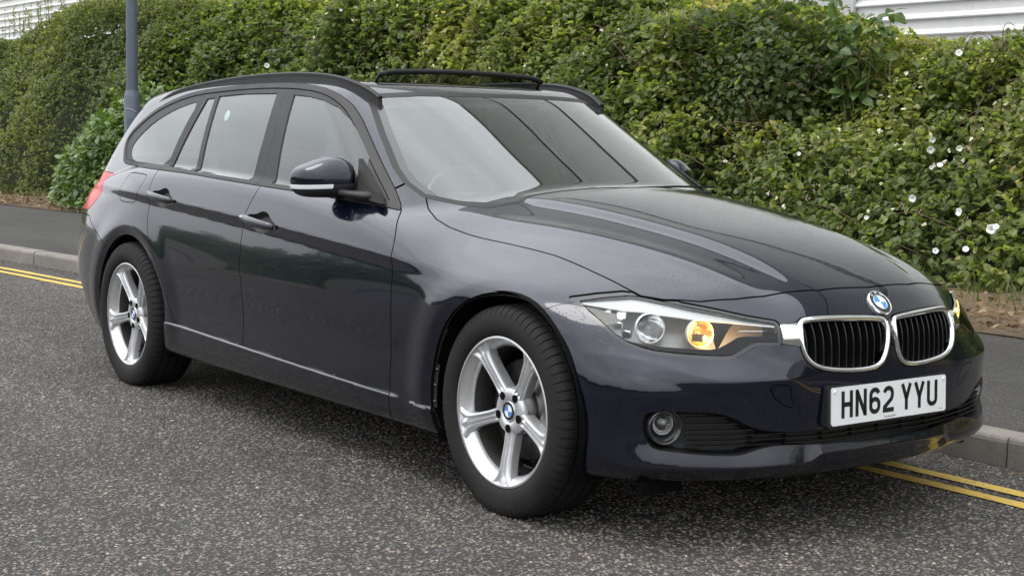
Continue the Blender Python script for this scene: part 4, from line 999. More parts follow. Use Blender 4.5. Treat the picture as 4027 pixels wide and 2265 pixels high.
def stroke(paths, t, w):
    """flat strokes of width t with mitred joints"""
    parts = []
    for P in paths:
        P = np.array(P, float); P = P[np.r_[True, np.linalg.norm(np.diff(P, axis=0), axis=1) > 1e-6]]; n = len(P); d = np.diff(P, axis=0); d /= np.linalg.norm(d, axis=1)[:, None]; nn = np.stack([-d[:, 1], d[:, 0]], 1)
        L = []; R_ = []
        for i in range(n):
            if i == 0: m = nn[0]; k = 1
            elif i == n-1: m = nn[-1]; k = 1
            else:
                m = nn[i-1]+nn[i]; m /= np.linalg.norm(m); k = 1/max(.35, float(m @ nn[i]))
            L.append(P[i]+m*t/2*k); R_.append(P[i]-m*t/2*k)
        V = [(x, y, w) for x, y in L]+[(x, y, w) for x, y in R_]; parts.append((V, [(i, n+i, n+i+1, i+1) for i in range(n-1)]))
    return merge(parts)
def arcp(cx, cy, rx, ry, a0, a1, n=10): return [(cx+rx*math.cos(math.radians(a0+(a1-a0)*i/n)), cy+ry*math.sin(math.radians(a0+(a1-a0)*i/n))) for i in range(n+1)]
W_, H_, S_ = .050, .079, .014; h = S_/2
G_ = {'H': [[(h, 0), (h, H_)], [(W_-h, 0), (W_-h, H_)], [(h, H_/2), (W_-h, H_/2)]],
 'N': [[(h, 0), (h, H_)], [(W_-h, 0), (W_-h, H_)], [(h*1.0, H_-.004), (W_-h*1.0, .004)]],
 'Y': [[(W_/2, 0), (W_/2, H_*.44)], [(h*.95, H_), (W_/2, H_*.42)], [(W_-h*.95, H_), (W_/2, H_*.42)]],
 'U': [[(h, H_), (h, .022)]+arcp(W_/2, .022, W_/2-h, .022-h, 180, 360)+[(W_-h, H_)]],
 '6': [arcp(W_/2, H_-.022, W_/2-h, .022-h, 15, 180, 8)+[(h, .022)]+arcp(W_/2, .022, W_/2-h, .022-h, 180, 360)+[(W_-h, .030)]+arcp(W_/2, .030, W_/2-h, .017-h*.4, 0, 165, 8)],
 '2': [arcp(W_/2, H_-.022, W_/2-h, .022-h, 170, 0, 9)+[(W_-h, H_-.030), (W_-h*1.6, H_-.040), (h*1.1, .016), (h, h), (W_, h)]]}
tot = 4*.050+3*.011+.033+3*.050+2*.011; u = -tot/2; 
for i, ch in enumerate('HN62YYU'):
    V, F = stroke(G_[ch], S_*.98, 0); V = np.array(V)+[u, -H_/2+.0035, .0006]; obj('character', on_plate(V), F, M['ink'], plate, smooth=False)
    u += .050+(.033 if i == 3 else .011)
def plate_text(txt, size, uu, vv, name):
    cu = bpy.data.curves.new(name, 'FONT'); cu.body = txt; cu.size = size; cu.align_x = 'CENTER'; cu.resolution_u = 2
    to = bpy.data.objects.new('t', cu); me = bpy.data.meshes.new_from_object(to); me.materials.clear(); me.materials.append(M['ink'])
    P = on_plate([(v.co.x+uu, v.co.y+vv, .0006) for v in me.vertices])
    for v, p in zip(me.vertices, P): v.co = p
    me.name = name; link(name, me, plate); bpy.data.objects.remove(to); bpy.data.curves.remove(cu)
plate_text('Partridge BMW', .0085, -.002, -.0505, 'dealer_text'); plate_text('BSAU145d', .0045, .235, -.048, 'maker_text')
for s in (-1, 1):
    V, F = lathe([(0, .003), (.004, .0028), (.006, .0015), (.0064, 0)], 16); obj('plate_screw', on_plate(np.c_[V[:, 0]+s*.2475, V[:, 2]+.043, -V[:, 1]]), F, M['white'], plate)
# ---- roof rails
RP = [(-3.16, .595, 1.262), (-3.02, .590, 1.315), (-2.874, .585, 1.341), (-2.68, .585, 1.360), (-2.485, .584, 1.374), (-2.30, .583, 1.384), (-2.147, .582, 1.389), (-1.99, .581, 1.392), (-1.835, .580, 1.392), (-1.70, .579, 1.389), (-1.578, .577, 1.382), (-1.49, .575, 1.372), (-1.425, .572, 1.361), (-1.36, .567, 1.346), (-1.307, .560, 1.330), (-1.262, .552, 1.310), (-1.228, .546, 1.292)]
Rp = chaikin(RP, 2, False); 
prof = [(-.010, -.012), (.012, -.012), (.014, -.003), (.009, .002), (-.004, .003), (-.010, -.002)]
V, F = sweep(Rp, prof); V = np.array(V); rrR = obj('roof_rail', V*[1, -1, 1], [f[::-1] for f in F], M['trim'], car); rrL = obj('roof_rail', V, F, M['trim'], car)
for o in (rrR, rrL): o.data.set_sharp_from_angle(angle=math.radians(35))
# foot between rail and roof, down to the skin
lo_, hi_ = np.full(len(Rp), 1.15), np.full(len(Rp), 1.46)
for _ in range(30):
    md_ = (lo_+hi_)/2; ins_ = body(Rp[:, 0], Rp[:, 1], md_) < 0; lo_ = np.where(ins_, md_, lo_); hi_ = np.where(ins_, hi_, md_)
V = []
for p, zs in zip(Rp, lo_):
    zt_ = p[2]-.010; zb2 = min(zs-.012, zt_-.002)
    for dy, zz in ((.0085, zt_), (-.009, zt_), (-.011, zb2), (.0095, zb2)): V.append((p[0], p[1]+dy, zz))
n = len(Rp); F = [(4*i+j, 4*i+(j+1) % 4, 4*i+4+(j+1) % 4, 4*i+4+j) for i in range(n-1) for j in range(4)]+[(0, 1, 2, 3), (4*n-1, 4*n-2, 4*n-3, 4*n-4)]; V = np.array(V)
obj('rail_foot', V*[1, -1, 1], F, M['black'], rrR, smooth=False); obj('rail_foot', V, F, M['black'], rrL, smooth=False)
# ---- raised wind deflector of the sunroof
yv = np.linspace(-.405, .405, 31); arch = 1.410-.012*(np.abs(yv)/.405)**2.0-.010*np.clip(np.abs(yv)-.36, 0, 1)/.045; xv = -1.445-.025*(yv/.405)**2
V, F = sweep(np.stack([xv, yv, arch], 1), [(-.014, -.012), (.012, -.014), (.016, .000), (.008, .007), (-.012, .006)]); df_ = obj('wind_deflector', V, F, M['trim'], car)
V = []; zb_ = roof_z(np.full_like(yv, -1.45), yv)-.004
for i in range(len(yv)): V += [(xv[i]-.004, yv[i], arch[i]-.010), (xv[i]-.012, yv[i], min(zb_[i], arch[i]-.012))]
obj('mesh_net', V, [(2*i, 2*i+1, 2*i+3, 2*i+2) for i in range(len(yv)-1)], M['net'], df_)
for s in (-1, 1):
    V, F = tube([(-1.465, s*.400, 1.392), (-1.50, s*.402, 1.352), (-1.66, s*.402, 1.350)], .006, 8); obj('deflector_arm', V, F, M['black'], df_)
# ---- door mirrors
def mirror(s):
    c = np.array([-1.115, .872, .982])
    def f(x, y, z):
        p = (y-c[1]); q = x-c[0]+.50*p; r = z-c[2]-.10*(-p)*0
        top = .090*(1-.36*sstep(-.05, .09, p)); ht = np.where(r > 0, top, .060)
        # flat rear (glass) side, rounded nose
        qq = np.where(q > 0, q/.085, q/.045)
        return (np.abs(p/np.where(p > 0, .086, .108))**3.4+np.abs(qq)**2.4+np.abs(r/ht)**2.8)-1
    P, Q = isosurface(f, -1.32, -.76, .76, 1.02, .90, 1.10, .005)
    T = np.concatenate([Q[:, [0, 1, 2]], Q[:, [0, 2, 3]]]); e = 1e-3
    gd = lambda P: np.stack([f(P[:, 0]+e, P[:, 1], P[:, 2])-f(P[:, 0]-e, P[:, 1], P[:, 2]), f(P[:, 0], P[:, 1]+e, P[:, 2])-f(P[:, 0], P[:, 1]-e, P[:, 2]), f(P[:, 0], P[:, 1], P[:, 2]+e)-f(P[:, 0], P[:, 1], P[:, 2]-e)], 1)/(2*e)
    for _ in range(3):
        G = gd(P); P = P-G*(f(*P.T)/np.maximum((G*G).sum(1), 1))[:, None]
    N = gd(P); N /= np.linalg.norm(N, axis=1)[:, None]; m = Sk(P, T, N).compact()
    zc = .972-.06*(m.V[:, 1]-.888); d = m.V[:, 2]-zc
    cover = clip(m, -d+.001)
    low = clip(m, d+.001)
    dd = low.V[:, 2]-(.972-.06*(low.V[:, 1]-.888)); dy = .862-low.V[:, 1]
    strip_d = np.maximum.reduce([-(dd+.0155), dy, -9+0*dd])
    ind = clip(low, strip_d); low2 = clip(low, -strip_d+.0006)
    o = emit('wing_mirror', cover, pt, sides='R' if s < 0 else 'L', flange=.006)[0]
    sd = 'R' if s < 0 else 'L'
    emit('indicator_strip', ind, M['white'], o, sides=sd, off=.0015, flange=.005); emit('lower_case', low2, M['black'], o, sides=sd, flange=.004)
    pth = [(-1.0, .845, .945), (-.96, .825, .940), (-.915, .800, .935), (-.885, .765, .935)]
    V, F = tube(pth, [.020, .024, .030, .040], 12, up=(0, 0, 1), flat=.55); V = np.array(V)
    obj('mirror_arm', V*[1, s, 1], F if s > 0 else [q[::-1] for q in F], M['black'], o)
    # triangular foot in the window's front corner
    tri = [(-1.036, 1.064), (-.99, .995), (-.955, .93), (-.80, .914), (-.84, .95)]
    n = len(tri); xs_ = np.array([t[0] for t in tri]); zs_ = np.array([t[1] for t in tri]); ys = glass_y(xs_, zs_)+.004
    V = [(x, s*y, z) for x, y, z in zip(xs_, ys, zs_)]+[(x, s*(y-.02), z) for x, y, z in zip(xs_, ys, zs_)]
    obj('mirror_foot', V, [tuple(range(n)), tuple(range(n, 2*n))[::-1]]+[(i, n+i, n+(i+1) % n, (i+1) % n) for i in range(n)], M['trim'], o, smooth=False)
    return o
for s in (-1, 1): mirror(s)
# ---- wiper at rest
V, F = tube([(-.52, .50, .955), (-.47, .3, .966), (-.43, .1, .968)], .006, 6); wp = obj('wiper', V, F, M['black'], car)
V, F = tube([(-.56, .56, .975), (-.49, .3, .981), (-.445, .05, .979)], .0045, 6); obj('blade', V, F, M['rubber'], wp)
# ---------------------------------------------------------------- wheels: tyre, five grooved double spokes, hub, bolts, cap
def tyre_mesh():
    half = [(.2335, .090), (.2345, .0985), (.239, .1045), (.250, .1100), (.270, .1135), (.290, .1105), (.306, .1045), (.317, .096), (.3235, .084), (.3255, .072), (.3262, .0625), (.3262, .0605), (.3185, .0600), (.3185, .0525), (.3268, .0520), (.3275, .0285), (.3275, .0265), (.3195, .0260), (.3195, .0180), (.3280, .0175)]
    prof = half+[(r, -h) for r, h in half[::-1]]
    seg = 432; V, F = lathe(prof, seg); V = V.copy(); m = len(prof)
    pr = np.array(prof); r = pr[:, 0]; hh = pr[:, 1]
    offs = np.array([-.075, -.05, .05, .075, .36, .64]); t = (np.arange(72)[:, None]+offs[None]).ravel()*2*np.pi/72; a = np.arange(seg)[:, None] % 6
    rr = np.broadcast_to(r, (seg, m)).copy(); sipe = (a == 1) | (a == 2)
    sh = (np.abs(hh) > .063) & (np.abs(hh) < .106) & (r > .303)
    rr[:, sh] -= np.where(sipe, .0055, 0)
    mid = (np.abs(hh) < .0525) & (np.abs(hh) > .027) & (r > .325)
    rr[:, mid] -= np.where(sipe, .004, 0)
    # raised maker's band and ribs on the side wall
    V = np.stack([np.cos(t)[:, None]*rr, -np.broadcast_to(hh, (seg, m)), np.sin(t)[:, None]*rr], 2).reshape(-1, 3)
    z0 = -.3165; low = V[:, 2] < z0; V[:, 1] *= 1+.10*np.clip((-.27-V[:, 2])/.06, 0, 1)*(np.abs(V[:, 1]) > .09); V[low, 2] = z0
    me = mesh('tyre', V, F, M['rubber']); me.set_sharp_from_angle(angle=math.radians(38)); return me
M['brakeshade'] = pm('shaded_inner_rim', (.055, .052, .048), .6, .3)  # inner barrel coloured dark, the shade behind the spokes put into its colour
def rim_mesh():
    prof = [(.2225, -.098), (.2325, -.099), (.2325, -.094), (.222, -.090), (.205, -.075), (.198, .018), (.200, .055), (.207, .075), (.2185, .083), (.2245, .089), (.2290, .0955), (.2325, .0975), (.2335, .099), (.2325, .1005), (.226, .1005)]
    V, F = lathe(prof[::-1], 96); hs = np.array([p[1] for p in prof[::-1]]); fm = np.tile((hs[:-1]+hs[1:] < .10).astype(int), 96); me = mesh('wheel', V, F, [M['alloy'], M['brakeshade']], mi=fm); return me
def spoke_mesh():
    R = np.r_[np.linspace(.040, .19, 16), .200, .210, .218, .2245, .229]; 
    hw = np.interp(R, [.04, .07, .10, .15, .185, .205, .218, .229], [.0290, .0225, .0205, .0215, .0245, .032, .046, .062])
    face = np.interp(R, [.04, .07, .11, .16, .21, .2245, .229], [.066, .0675, .0735, .083, .0915, .0935, .0945])
    t = np.array([-1, -1, -.93, -.72, -.60, -.40, -.30, -.10, .10, .30, .40, .60, .72, .93, 1, 1])
    g0 = np.array([-.040, -.016, -.004, 0, 0, -.0125, -.0125, -.0010, -.0010, -.0125, -.0125, 0, 0, -.004, -.016, -.040])
    V = []; 
    for r, w_, f in zip(R, hw, face):
        gk = np.interp(r, [.055, .095, .20, .215], [.15, 1, 1, .55])
        wt = t*w_; o = f+np.where(np.abs(t) < .9, g0*gk, g0)
        if r > .19: o = np.where(g0 < -.03, f-.040*(1-.0*(r-.19)), o)
        # follow the circle, not the tangent
        ang = wt/r*.98 if r > .12 else None
        for k in range(len(t)):
            if r > .12: a = t[k]*w_/r; V.append((r*math.cos(a), -o[k], r*math.sin(a)))
            else: V.append((r, -o[k], wt[k]))
    m = len(t); n = len(R); F = [(i*m+j, i*m+j+1, (i+1)*m+j+1, (i+1)*m+j) for i in range(n-1) for j in range(m-1)]
    me = mesh('spoke', V, F, M['alloy']); me.set_sharp_from_angle(angle=math.radians(50)); return me
def hub_mesh():
    V, F = lathe([(.030, .055), (.034, .066), (.037, .0695), (.055, .0685), (.066, .0665), (.0715, .061), (.074, .045), (.074, .02), (.0, .02)], 60); me = mesh('hub', V, F, M['alloy']); return me
TY, RM, SPK, HB = tyre_mesh(), rim_mesh(), spoke_mesh(), hub_mesh()
V, F = lathe([(.0130, .0700), (.0125, .0705), (.0115, .0690), (.0105, .052)], 20); RING = mesh('bolt_hole', V, F, M['dark'])
V, F = lathe([(0, .060), (.0075, .060), (.0085, .058), (.009, .045)], 6); BOLT = mesh('wheel_bolt', V, F, M['steel'], smooth=False)
V, F = lathe([(0, .0695), (.0130, .0700)], 20); HOLE = mesh('hole_shade', V, F, M['dark'])
V, F = lathe([(.0, .050), (.075, .050), (.080, .018), (.085, .006), (.155, .006), (.156, .003), (.156, -.018), (.0, -.018)], 64); DISC = mesh('brake_disc', V, F, M['steel'])
V, F = tube([(.195, -.052, 0), (.190, -.066, 0), (.186, -.082, .004), (.183, -.090, .006)], [.004, .004, .0035, .003], 8); VALVE = mesh('valve', V, F, M['black'])
def wheel(x, y, side, a0, steer=0):
    """side -1 right, +1 left (turned half round about the vertical)"""
    w_ = link('wheel', RM, car); w_.location = (x, y, .3186); w_.rotation_euler = (0, 0, (math.pi if side > 0 else 0)+steer)
    def sub(name, me, a=0, parent=w_): o = link(name, me, parent); o.rotation_euler = (0, -a, 0); return o
    sub('tyre', TY); sub('hub', HB)
    for k in range(5):
        a = math.radians(a0+72*k); sub('spoke', SPK, a)
        for nm, me in (('bolt_hole', RING), ('wheel_bolt', BOLT)):
            o = link(nm, me, w_); o.location = (.0535*math.cos(a), 0, .0535*math.sin(a))
        o = link('hole_shade', HOLE, w_); o.location = (.0535*math.cos(a), -.0005+.0, .0535*math.sin(a))
    sub('brake_disc', DISC); sub('valve', VALVE, math.radians(a0+36+216))
    cp = roundel(w_, (0, -.0665, 0), (0, -1, 0), .0315, (0, 0, 1), 'centre_cap', letters=False); 
    return w_
for side in (-1, 1):
    wheel(0, side*.7655, side, 54, .0 if side < 0 else 0); wheel(-2.81, side*.792, side, 49)
# dark arch liners
for cx, ra in ((cx_f, ra_f), (cx_r, ra_r)):
    for s in (-1, 1):
        a = np.linspace(-.42, math.pi+.42, 40); R_ = ra+.004; V = []
        for yy in (.52, .865): V += [(cx+R_*math.cos(q), s*yy, .318+R_*math.sin(q)) for q in a]
        n = len(a); F = [(i, i+1, n+i+1, n+i) for i in range(n-1)]; obj('arch_liner', V, F, M['dark'], car)
        c0 = [(cx+R_*math.cos(q), s*.521, .318+R_*math.sin(q)) for q in a]; obj('inner_wall', c0, [tuple(range(n))], M['dark'], car, smooth=False)
for s in (-1, 1):
    bevel_box('brake_caliper', M['steel'], car, (.145, s*.775, .33), (.05, .06, .13), .015, Matrix.Rotation(.3, 4, 'Y'))
# the mud flap strip of the front arch liner, with its three screws
for s in (-1, 1):
    A = np.radians(np.linspace(163, 186, 8)); V = []
    for q in A:
        for rr_ in (ra_f-.001, ra_f-.022): V.append((cx_f+rr_*math.cos(q), s*.872, .318+rr_*math.sin(q)))
    lf = obj('liner_flange', V, [(2*i, 2*i+1, 2*i+3, 2*i+2) for i in range(7)], M['black'], car)
    for q in (166, 174.5, 183):
        q = math.radians(q); Vs, Fs = lathe([(0, .004), (.005, .003), (.006, 0)], 12); obj('screw', np.array(Vs)*[1, -s, 1]+[cx_f+(ra_f-.011)*math.cos(q), s*.873, .318+(ra_f-.011)*math.sin(q)], Fs, M['gloss_black'], lf)
# exhaust-side underbits: front under-tray flap seen below the bumper
for s in (-1, 1): bevel_box('air_flap', M['dark'], car, (.50, s*.66, .168), (.02, .16, .05), .008)
# ---------------------------------------------------------------- cabin
def seat(x, y, wdt=.48, front=True):
    st = bevel_box('seat', M['seat'], car, (x, y, .50), (.52, wdt, .18), .06, Matrix.Rotation(-.08, 4, 'Y'))
    bk = bevel_box('backrest', M['seat'], st, (x-.30, y, .82), (.16, wdt*.96, .62), .06, Matrix.Rotation(-.34, 4, 'Y'), taper=.82)
    if front:
        bevel_box('headrest', M['seat'], st, (x-.455, y, 1.185), (.11, .27, .19), .045, Matrix.Rotation(-.22, 4, 'Y'))
        for q in (-.06, .06):
            V, F = tube([(x-.405, y+q, 1.06), (x-.44, y+q, 1.13)], .006, 8); obj('headrest_post', V, F, M['satin'], st)
    return st
seat(-1.22, -.37); seat(-1.22, .37)
rs = bevel_box('rear_bench', M['seat'], car, (-2.06, 0, .52), (.50, 1.28, .18), .06); bevel_box('backrest', M['seat'], rs, (-2.42, 0, .80), (.14, 1.26, .56), .05, Matrix.Rotation(-.40, 4, 'Y'))
for y in (-.40, 0, .40): bevel_box('headrest', M['seat'], rs, (-2.56, y, 1.10), (.09, .25, .14), .035, Matrix.Rotation(-.25, 4, 'Y'))
V, F = sweep([(-.84, -.665, .81), (-.68, -.40, .83), (-.62, 0, .84), (-.68, .40, .83), (-.84, .665, .81)], [(-.30, -.30), (-.33, -.02), (-.20, .075), (.06, .085), (.16, .04), (.16, -.30)]); obj('dashboard', V, F, M['cabin'], car)
bevel_box('instrument_hood', M['cabin'], car, (-.70, -.37, .925), (.20, .36, .06), .028)
t = np.linspace(0, 2*np.pi, 41)[:-1]; tilt = .45
V, F = tube(np.stack([-.875-.185*np.sin(t)*math.sin(tilt), -.37+.185*np.cos(t), .865+.185*np.sin(t)*math.cos(tilt)], 1), .014, 10, closed=True, up=(1, 0, .4)); sw = obj('steering_wheel', V, F, M['gloss_black'], car)
bevel_box('airbag_boss', M['cabin'], sw, (-.865, -.37, .86), (.05, .16, .12), .03, Matrix.Rotation(-tilt, 4, 'Y'))
bevel_box('floor_pan', M['cabin'], car, (-1.7, 0, .29), (2.7, 1.45, .06), .01)
bevel_box('load_cover', M['cabin'], car, (-3.0, 0, .93), (.80, 1.28, .02), .008)
bevel_box('interior_mirror', M['cabin'], car, (-1.09, 0, 1.262), (.03, .19, .045), .015, Matrix.Rotation(.2, 4, 'Y'))
# tax-disc-like pale sticker inside the rear side window, as in the photograph
sx, sz = -2.27, 1.215; sy = float(glass_y(np.array([sx]), np.array([sz]))[0])-.010
V = [(sx+.022*math.cos(q), -(sy+.36*(-.022*math.sin(q))), sz+.022*math.sin(q)) for q in np.linspace(0, 2*np.pi, 25)[:-1]]
obj('window_sticker', V, [tuple(range(24))], pm('pale_sticker', (.75, .8, .76), .6), rd[0], smooth=False)
FLOWERS = [(-3.855, 6.397, 1.866, 1.0), (-5.071, 6.506, 1.973, 0.6), (-5.356, 6.455, 1.914, 0.4), (-4.38, 7.198, 2.009, 0.7), (-3.54, 5.714, 1.182, 0.9), (-3.51, 5.663, 1.107, 1.05), (-3.209, 5.601, 1.124, 0.85), (-3.405, 5.642, 1.002, 0.85), (-3.435, 5.582, 0.98, 0.6), (-3.314, 5.229, 0.761, 1.0), (-2.909, 5.225, 0.687, 1.1), (-2.534, 5.082, 0.594, 1.25), (-2.504, 5.091, 0.614, 0.8), (-2.924, 5.011, 0.422, 0.8), (-2.669, 5.0, 0.453, 0.8), (-2.654, 5.462, 1.021, 0.45), (-4.545, 5.369, 1.055, 0.6), (-4.32, 5.393, 1.045, 0.5), (-3.9, 5.156, 0.804, 0.5), (-3.6, 5.078, 0.612, 0.6), (-2.834, 5.13, 0.565, 0.5), (-12.817, 5.045, 1.919, 1.1), (-11.766, 5.445, 2.547, 0.7), (-15.219, 4.21, 1.495, 1.2), (-15.039, 4.402, 1.371, 1.1)]
# ---------------------------------------------------------------- hedge and plants
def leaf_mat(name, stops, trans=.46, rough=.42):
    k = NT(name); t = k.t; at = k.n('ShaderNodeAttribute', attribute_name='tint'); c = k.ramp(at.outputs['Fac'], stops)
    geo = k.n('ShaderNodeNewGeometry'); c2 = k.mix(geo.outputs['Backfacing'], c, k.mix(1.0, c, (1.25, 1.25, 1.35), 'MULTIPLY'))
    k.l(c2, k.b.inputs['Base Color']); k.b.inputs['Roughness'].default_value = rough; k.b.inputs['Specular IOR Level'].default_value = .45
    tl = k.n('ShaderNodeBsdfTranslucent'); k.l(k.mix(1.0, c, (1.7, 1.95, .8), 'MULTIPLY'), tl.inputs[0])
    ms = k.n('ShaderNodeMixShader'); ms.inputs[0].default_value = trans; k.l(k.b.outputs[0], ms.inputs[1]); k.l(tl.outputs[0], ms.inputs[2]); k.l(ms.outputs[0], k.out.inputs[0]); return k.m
LM_bramble = leaf_mat('bramble_leaf', [(0, (.062, .090, .030)), (.4, (.132, .168, .050)), (.72, (.225, .246, .066)), (.93, (.33, .315, .095)), (1, (.40, .34, .14))])
LM_fine = leaf_mat('fine_shrub_leaf', [(0, (.080, .105, .042)), (.5, (.172, .188, .066)), (.85, (.285, .265, .080)), (1, (.38, .31, .11))])
LM_gloss = leaf_mat('glossy_shrub_leaf', [(0, (.046, .090, .024)), (.5, (.105, .165, .040)), (1, (.185, .235, .06))], .25, .3)
LM_flower = leaf_mat('pale_blossom', [(0, (.72, .58, .60)), (.5, (.80, .74, .72)), (1, (.82, .80, .74))], .4, .7)
LM_bud = leaf_mat('bramble_bud_cluster', [(0, (.16, .13, .075)), (.5, (.27, .22, .14)), (1, (.40, .32, .24))], .2, .8)
LM_litter = leaf_mat('dry_leaf', [(0, (.07, .04, .022)), (.5, (.16, .095, .05)), (.85, (.26, .18, .10)), (1, (.36, .29, .18))], .1, .85)
LM_grass = leaf_mat('grass_blade', [(0, (.05, .08, .02)), (.6, (.10, .13, .035)), (1, (.22, .19, .09))], .3, .6)
SHAPES = {  # outline as (along, half width) ; folded along the rib
 'ovate': [(0, 0), (.28, .34), (.68, .29), (1, 0)], 'small': [(0, 0), (.5, .30), (1, 0)],
 'lance': [(0, 0), (.25, .16), (.5, .19), (.8, .10), (1, 0)],
 'round': [(0, 0), (.2, .36), (.55, .46), (.85, .28), (1, 0)],
 'blade': [(0, .03), (.5, .035), (1, 0)]}
def leaf_cloud(name, P, A, Nn, size, tint, mat, parent=None, shape='ovate', fold=.18, droop=.25):
    """one mesh of many separate leaves: P base, A direction along the leaf, Nn facing"""
    n = len(P); A = A/np.linalg.norm(A, axis=1)[:, None]; B = np.cross(Nn, A); B /= np.maximum(np.linalg.norm(B, axis=1), 1e-6)[:, None]; Cn = np.cross(A, B)
    o = SHAPES[shape]; m = len(o); s = size[:, None]
    cols = []; 
    for u, w_ in o:
        mid = P+A*s*u-Cn*s*droop*u*u
        if w_ < .02: cols.append([mid])
        else: cols.append([mid, mid+B*s*w_+Cn*s*fold*w_, mid-B*s*w_+Cn*s*fold*w_])
    V = []; idx = []; c = 0
    for q in cols: idx.append(list(range(c, c+len(q)))); c += len(q); V += q
    V = np.stack(V, 1); T = []
    for a, b in zip(idx[:-1], idx[1:]):
        if len(a) == 1 and len(b) == 3: T += [(a[0], b[0], b[1]), (a[0], b[2], b[0])]
        elif len(a) == 3 and len(b) == 3: T += [(a[0], b[0], b[1]), (a[0], b[1], a[1]), (a[0], b[2], b[0]), (a[0], a[2], b[2])]
        elif len(a) == 3 and len(b) == 1: T += [(a[0], b[0], a[1]), (a[0], a[2], b[0])]
    T = np.array(T); F = (T[None]+np.arange(n)[:, None, None]*c).reshape(-1, 3)
    me = mesh(name, V.reshape(-1, 3), F, mat, smooth=False)
    at = me.attributes.new('tint', 'FLOAT', 'POINT'); at.data.foreach_set('value', np.repeat(np.clip(tint, 0, 1), c).astype(np.float32))
    return link(name, me, parent)
def rdir(n): v = rng.normal(size=(n, 3)); return v/np.linalg.norm(v, axis=1)[:, None]
ZTOP = Spl([-60, -30, -24, -21.1, -19.7, -18.6, -17.6, -15, -13.5, -13.05, -12.5, -11, -8.5, -6.34, -5.4, -4.8, -4.15, -3.5, -2, 2, 20], [2.6, 2.6, 2.5, 2.52, 2.72, 2.95, 3.0, 2.95, 2.78, 2.66, 2.76, 2.85, 2.72, 2.52, 2.28, 2.08, 2.02, 2.10, 2.3, 2.5, 2.6])
def bulge(x, u):
    p = np.c_[x, u*1.9, u*0]
    return (.26*vnoise(p*.9, 1)+.20*vnoise(p*2.1, 2)+.10*vnoise(p*4.7, 3))*(1-.6*sstep(.65, .95, u))
def hedge_surface(x, u):
    zt = ZTOP(x)-.13; y, z = hedge_pt(x, u, zt)
    y2, z2 = hedge_pt(x, u+.01, zt); ty, tz = y2-y, z2-z; L = np.hypot(ty, tz); n = np.stack([0*x, -tz/L, ty/L], 1)
    return np.stack([x, y, z], 1), n
hedge = empty('bramble_hedge', (-6, 5.6, .15)); tag(hedge, 'overgrown bramble hedge with pale blossom and white bindweed flowers behind the footway', 'hedge')
HO = np.array([-6, 5.6, .15])
# dark earth bank and tangle inside
xs = np.linspace(-45, 14, 240); us = np.linspace(0, 2.4, 26); Xg, Ug = np.meshgrid(xs, us, indexing='ij')
Pp, Nn = hedge_surface(Xg.ravel(), Ug.ravel()); Pp = Pp+Nn*(bulge(Xg.ravel(), Ug.ravel())-.38)[:, None]; Pp[:, 2] = np.maximum(Pp[:, 2], .05)
m = len(us); F = np.array([(i*m+j, (i+1)*m+j, (i+1)*m+j+1, i*m+j+1) for i in range(len(xs)-1) for j in range(m-1)])
bank_m = pm('mossy_bank_earth', (.024, .030, .013), .95, var=.5, scale=14, bump=.6, bscale=30)
obj('bank', Pp-HO, F, bank_m, hedge)
def scatter(n, x0, x1, u0, u1, spread=.20, dens=None):
    x = rng.uniform(x0, x1, n*3); u = rng.uniform(u0, u1, n*3)
    k = np.ones(len(x), bool) if dens is None else rng.random(len(x)) < dens(x, u)
    x, u = x[k][:n], u[k][:n]; P, N = hedge_surface(x, u); b = bulge(x, u)
    d = b-.20+spread*rng.random(len(x))**.6*1.6-.06
    return P+N*d[:, None], N, x, u, (d-b)
def leaves(name, n, x0, x1, u0, u1, s0, s1, mat, shape, parent, spread=.2, tint=None, up=.95, dens=None, cluster=3, off=HO):
    P, N, x, u, d = scatter(n//cluster, x0, x1, u0, u1, spread, dens)
    base_dir = N*.6+rdir(len(P))*.9+np.array([0, 0, -.15]); out = []
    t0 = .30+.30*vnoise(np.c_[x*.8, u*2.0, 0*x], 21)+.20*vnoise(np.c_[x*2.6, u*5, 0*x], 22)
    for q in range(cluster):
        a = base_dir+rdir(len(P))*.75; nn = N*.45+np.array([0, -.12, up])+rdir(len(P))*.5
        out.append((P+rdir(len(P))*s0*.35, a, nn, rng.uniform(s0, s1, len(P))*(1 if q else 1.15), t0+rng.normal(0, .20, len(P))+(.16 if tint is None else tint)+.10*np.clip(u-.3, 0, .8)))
    P, a, nn, s, t = [np.concatenate(z) for z in zip(*out)]
    o = leaf_cloud(name, P-off, a, nn, s, t, mat, parent, shape); o['kind'] = 'stuff'; return o
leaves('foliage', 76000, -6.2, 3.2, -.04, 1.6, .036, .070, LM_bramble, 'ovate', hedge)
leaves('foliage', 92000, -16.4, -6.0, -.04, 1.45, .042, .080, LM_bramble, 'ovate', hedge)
leaves('foliage', 40000, -6.2, 2.6, -.04, 1.15, .050, .090, LM_bramble, 'small', hedge, .03, .02)
leaves('foliage', 30000, -16.2, -6.2, -.04, 1.15, .060, .10, LM_bramble, 'small', hedge, .03, .02)
leaves('foliage', 12000, -45, -21, -.04, 1.5, .10, .17, LM_bramble, 'ovate', hedge)
leaves('foliage', 4000, 3, 14, -.04, 1.6, .11, .18, LM_bramble, 'ovate', hedge)
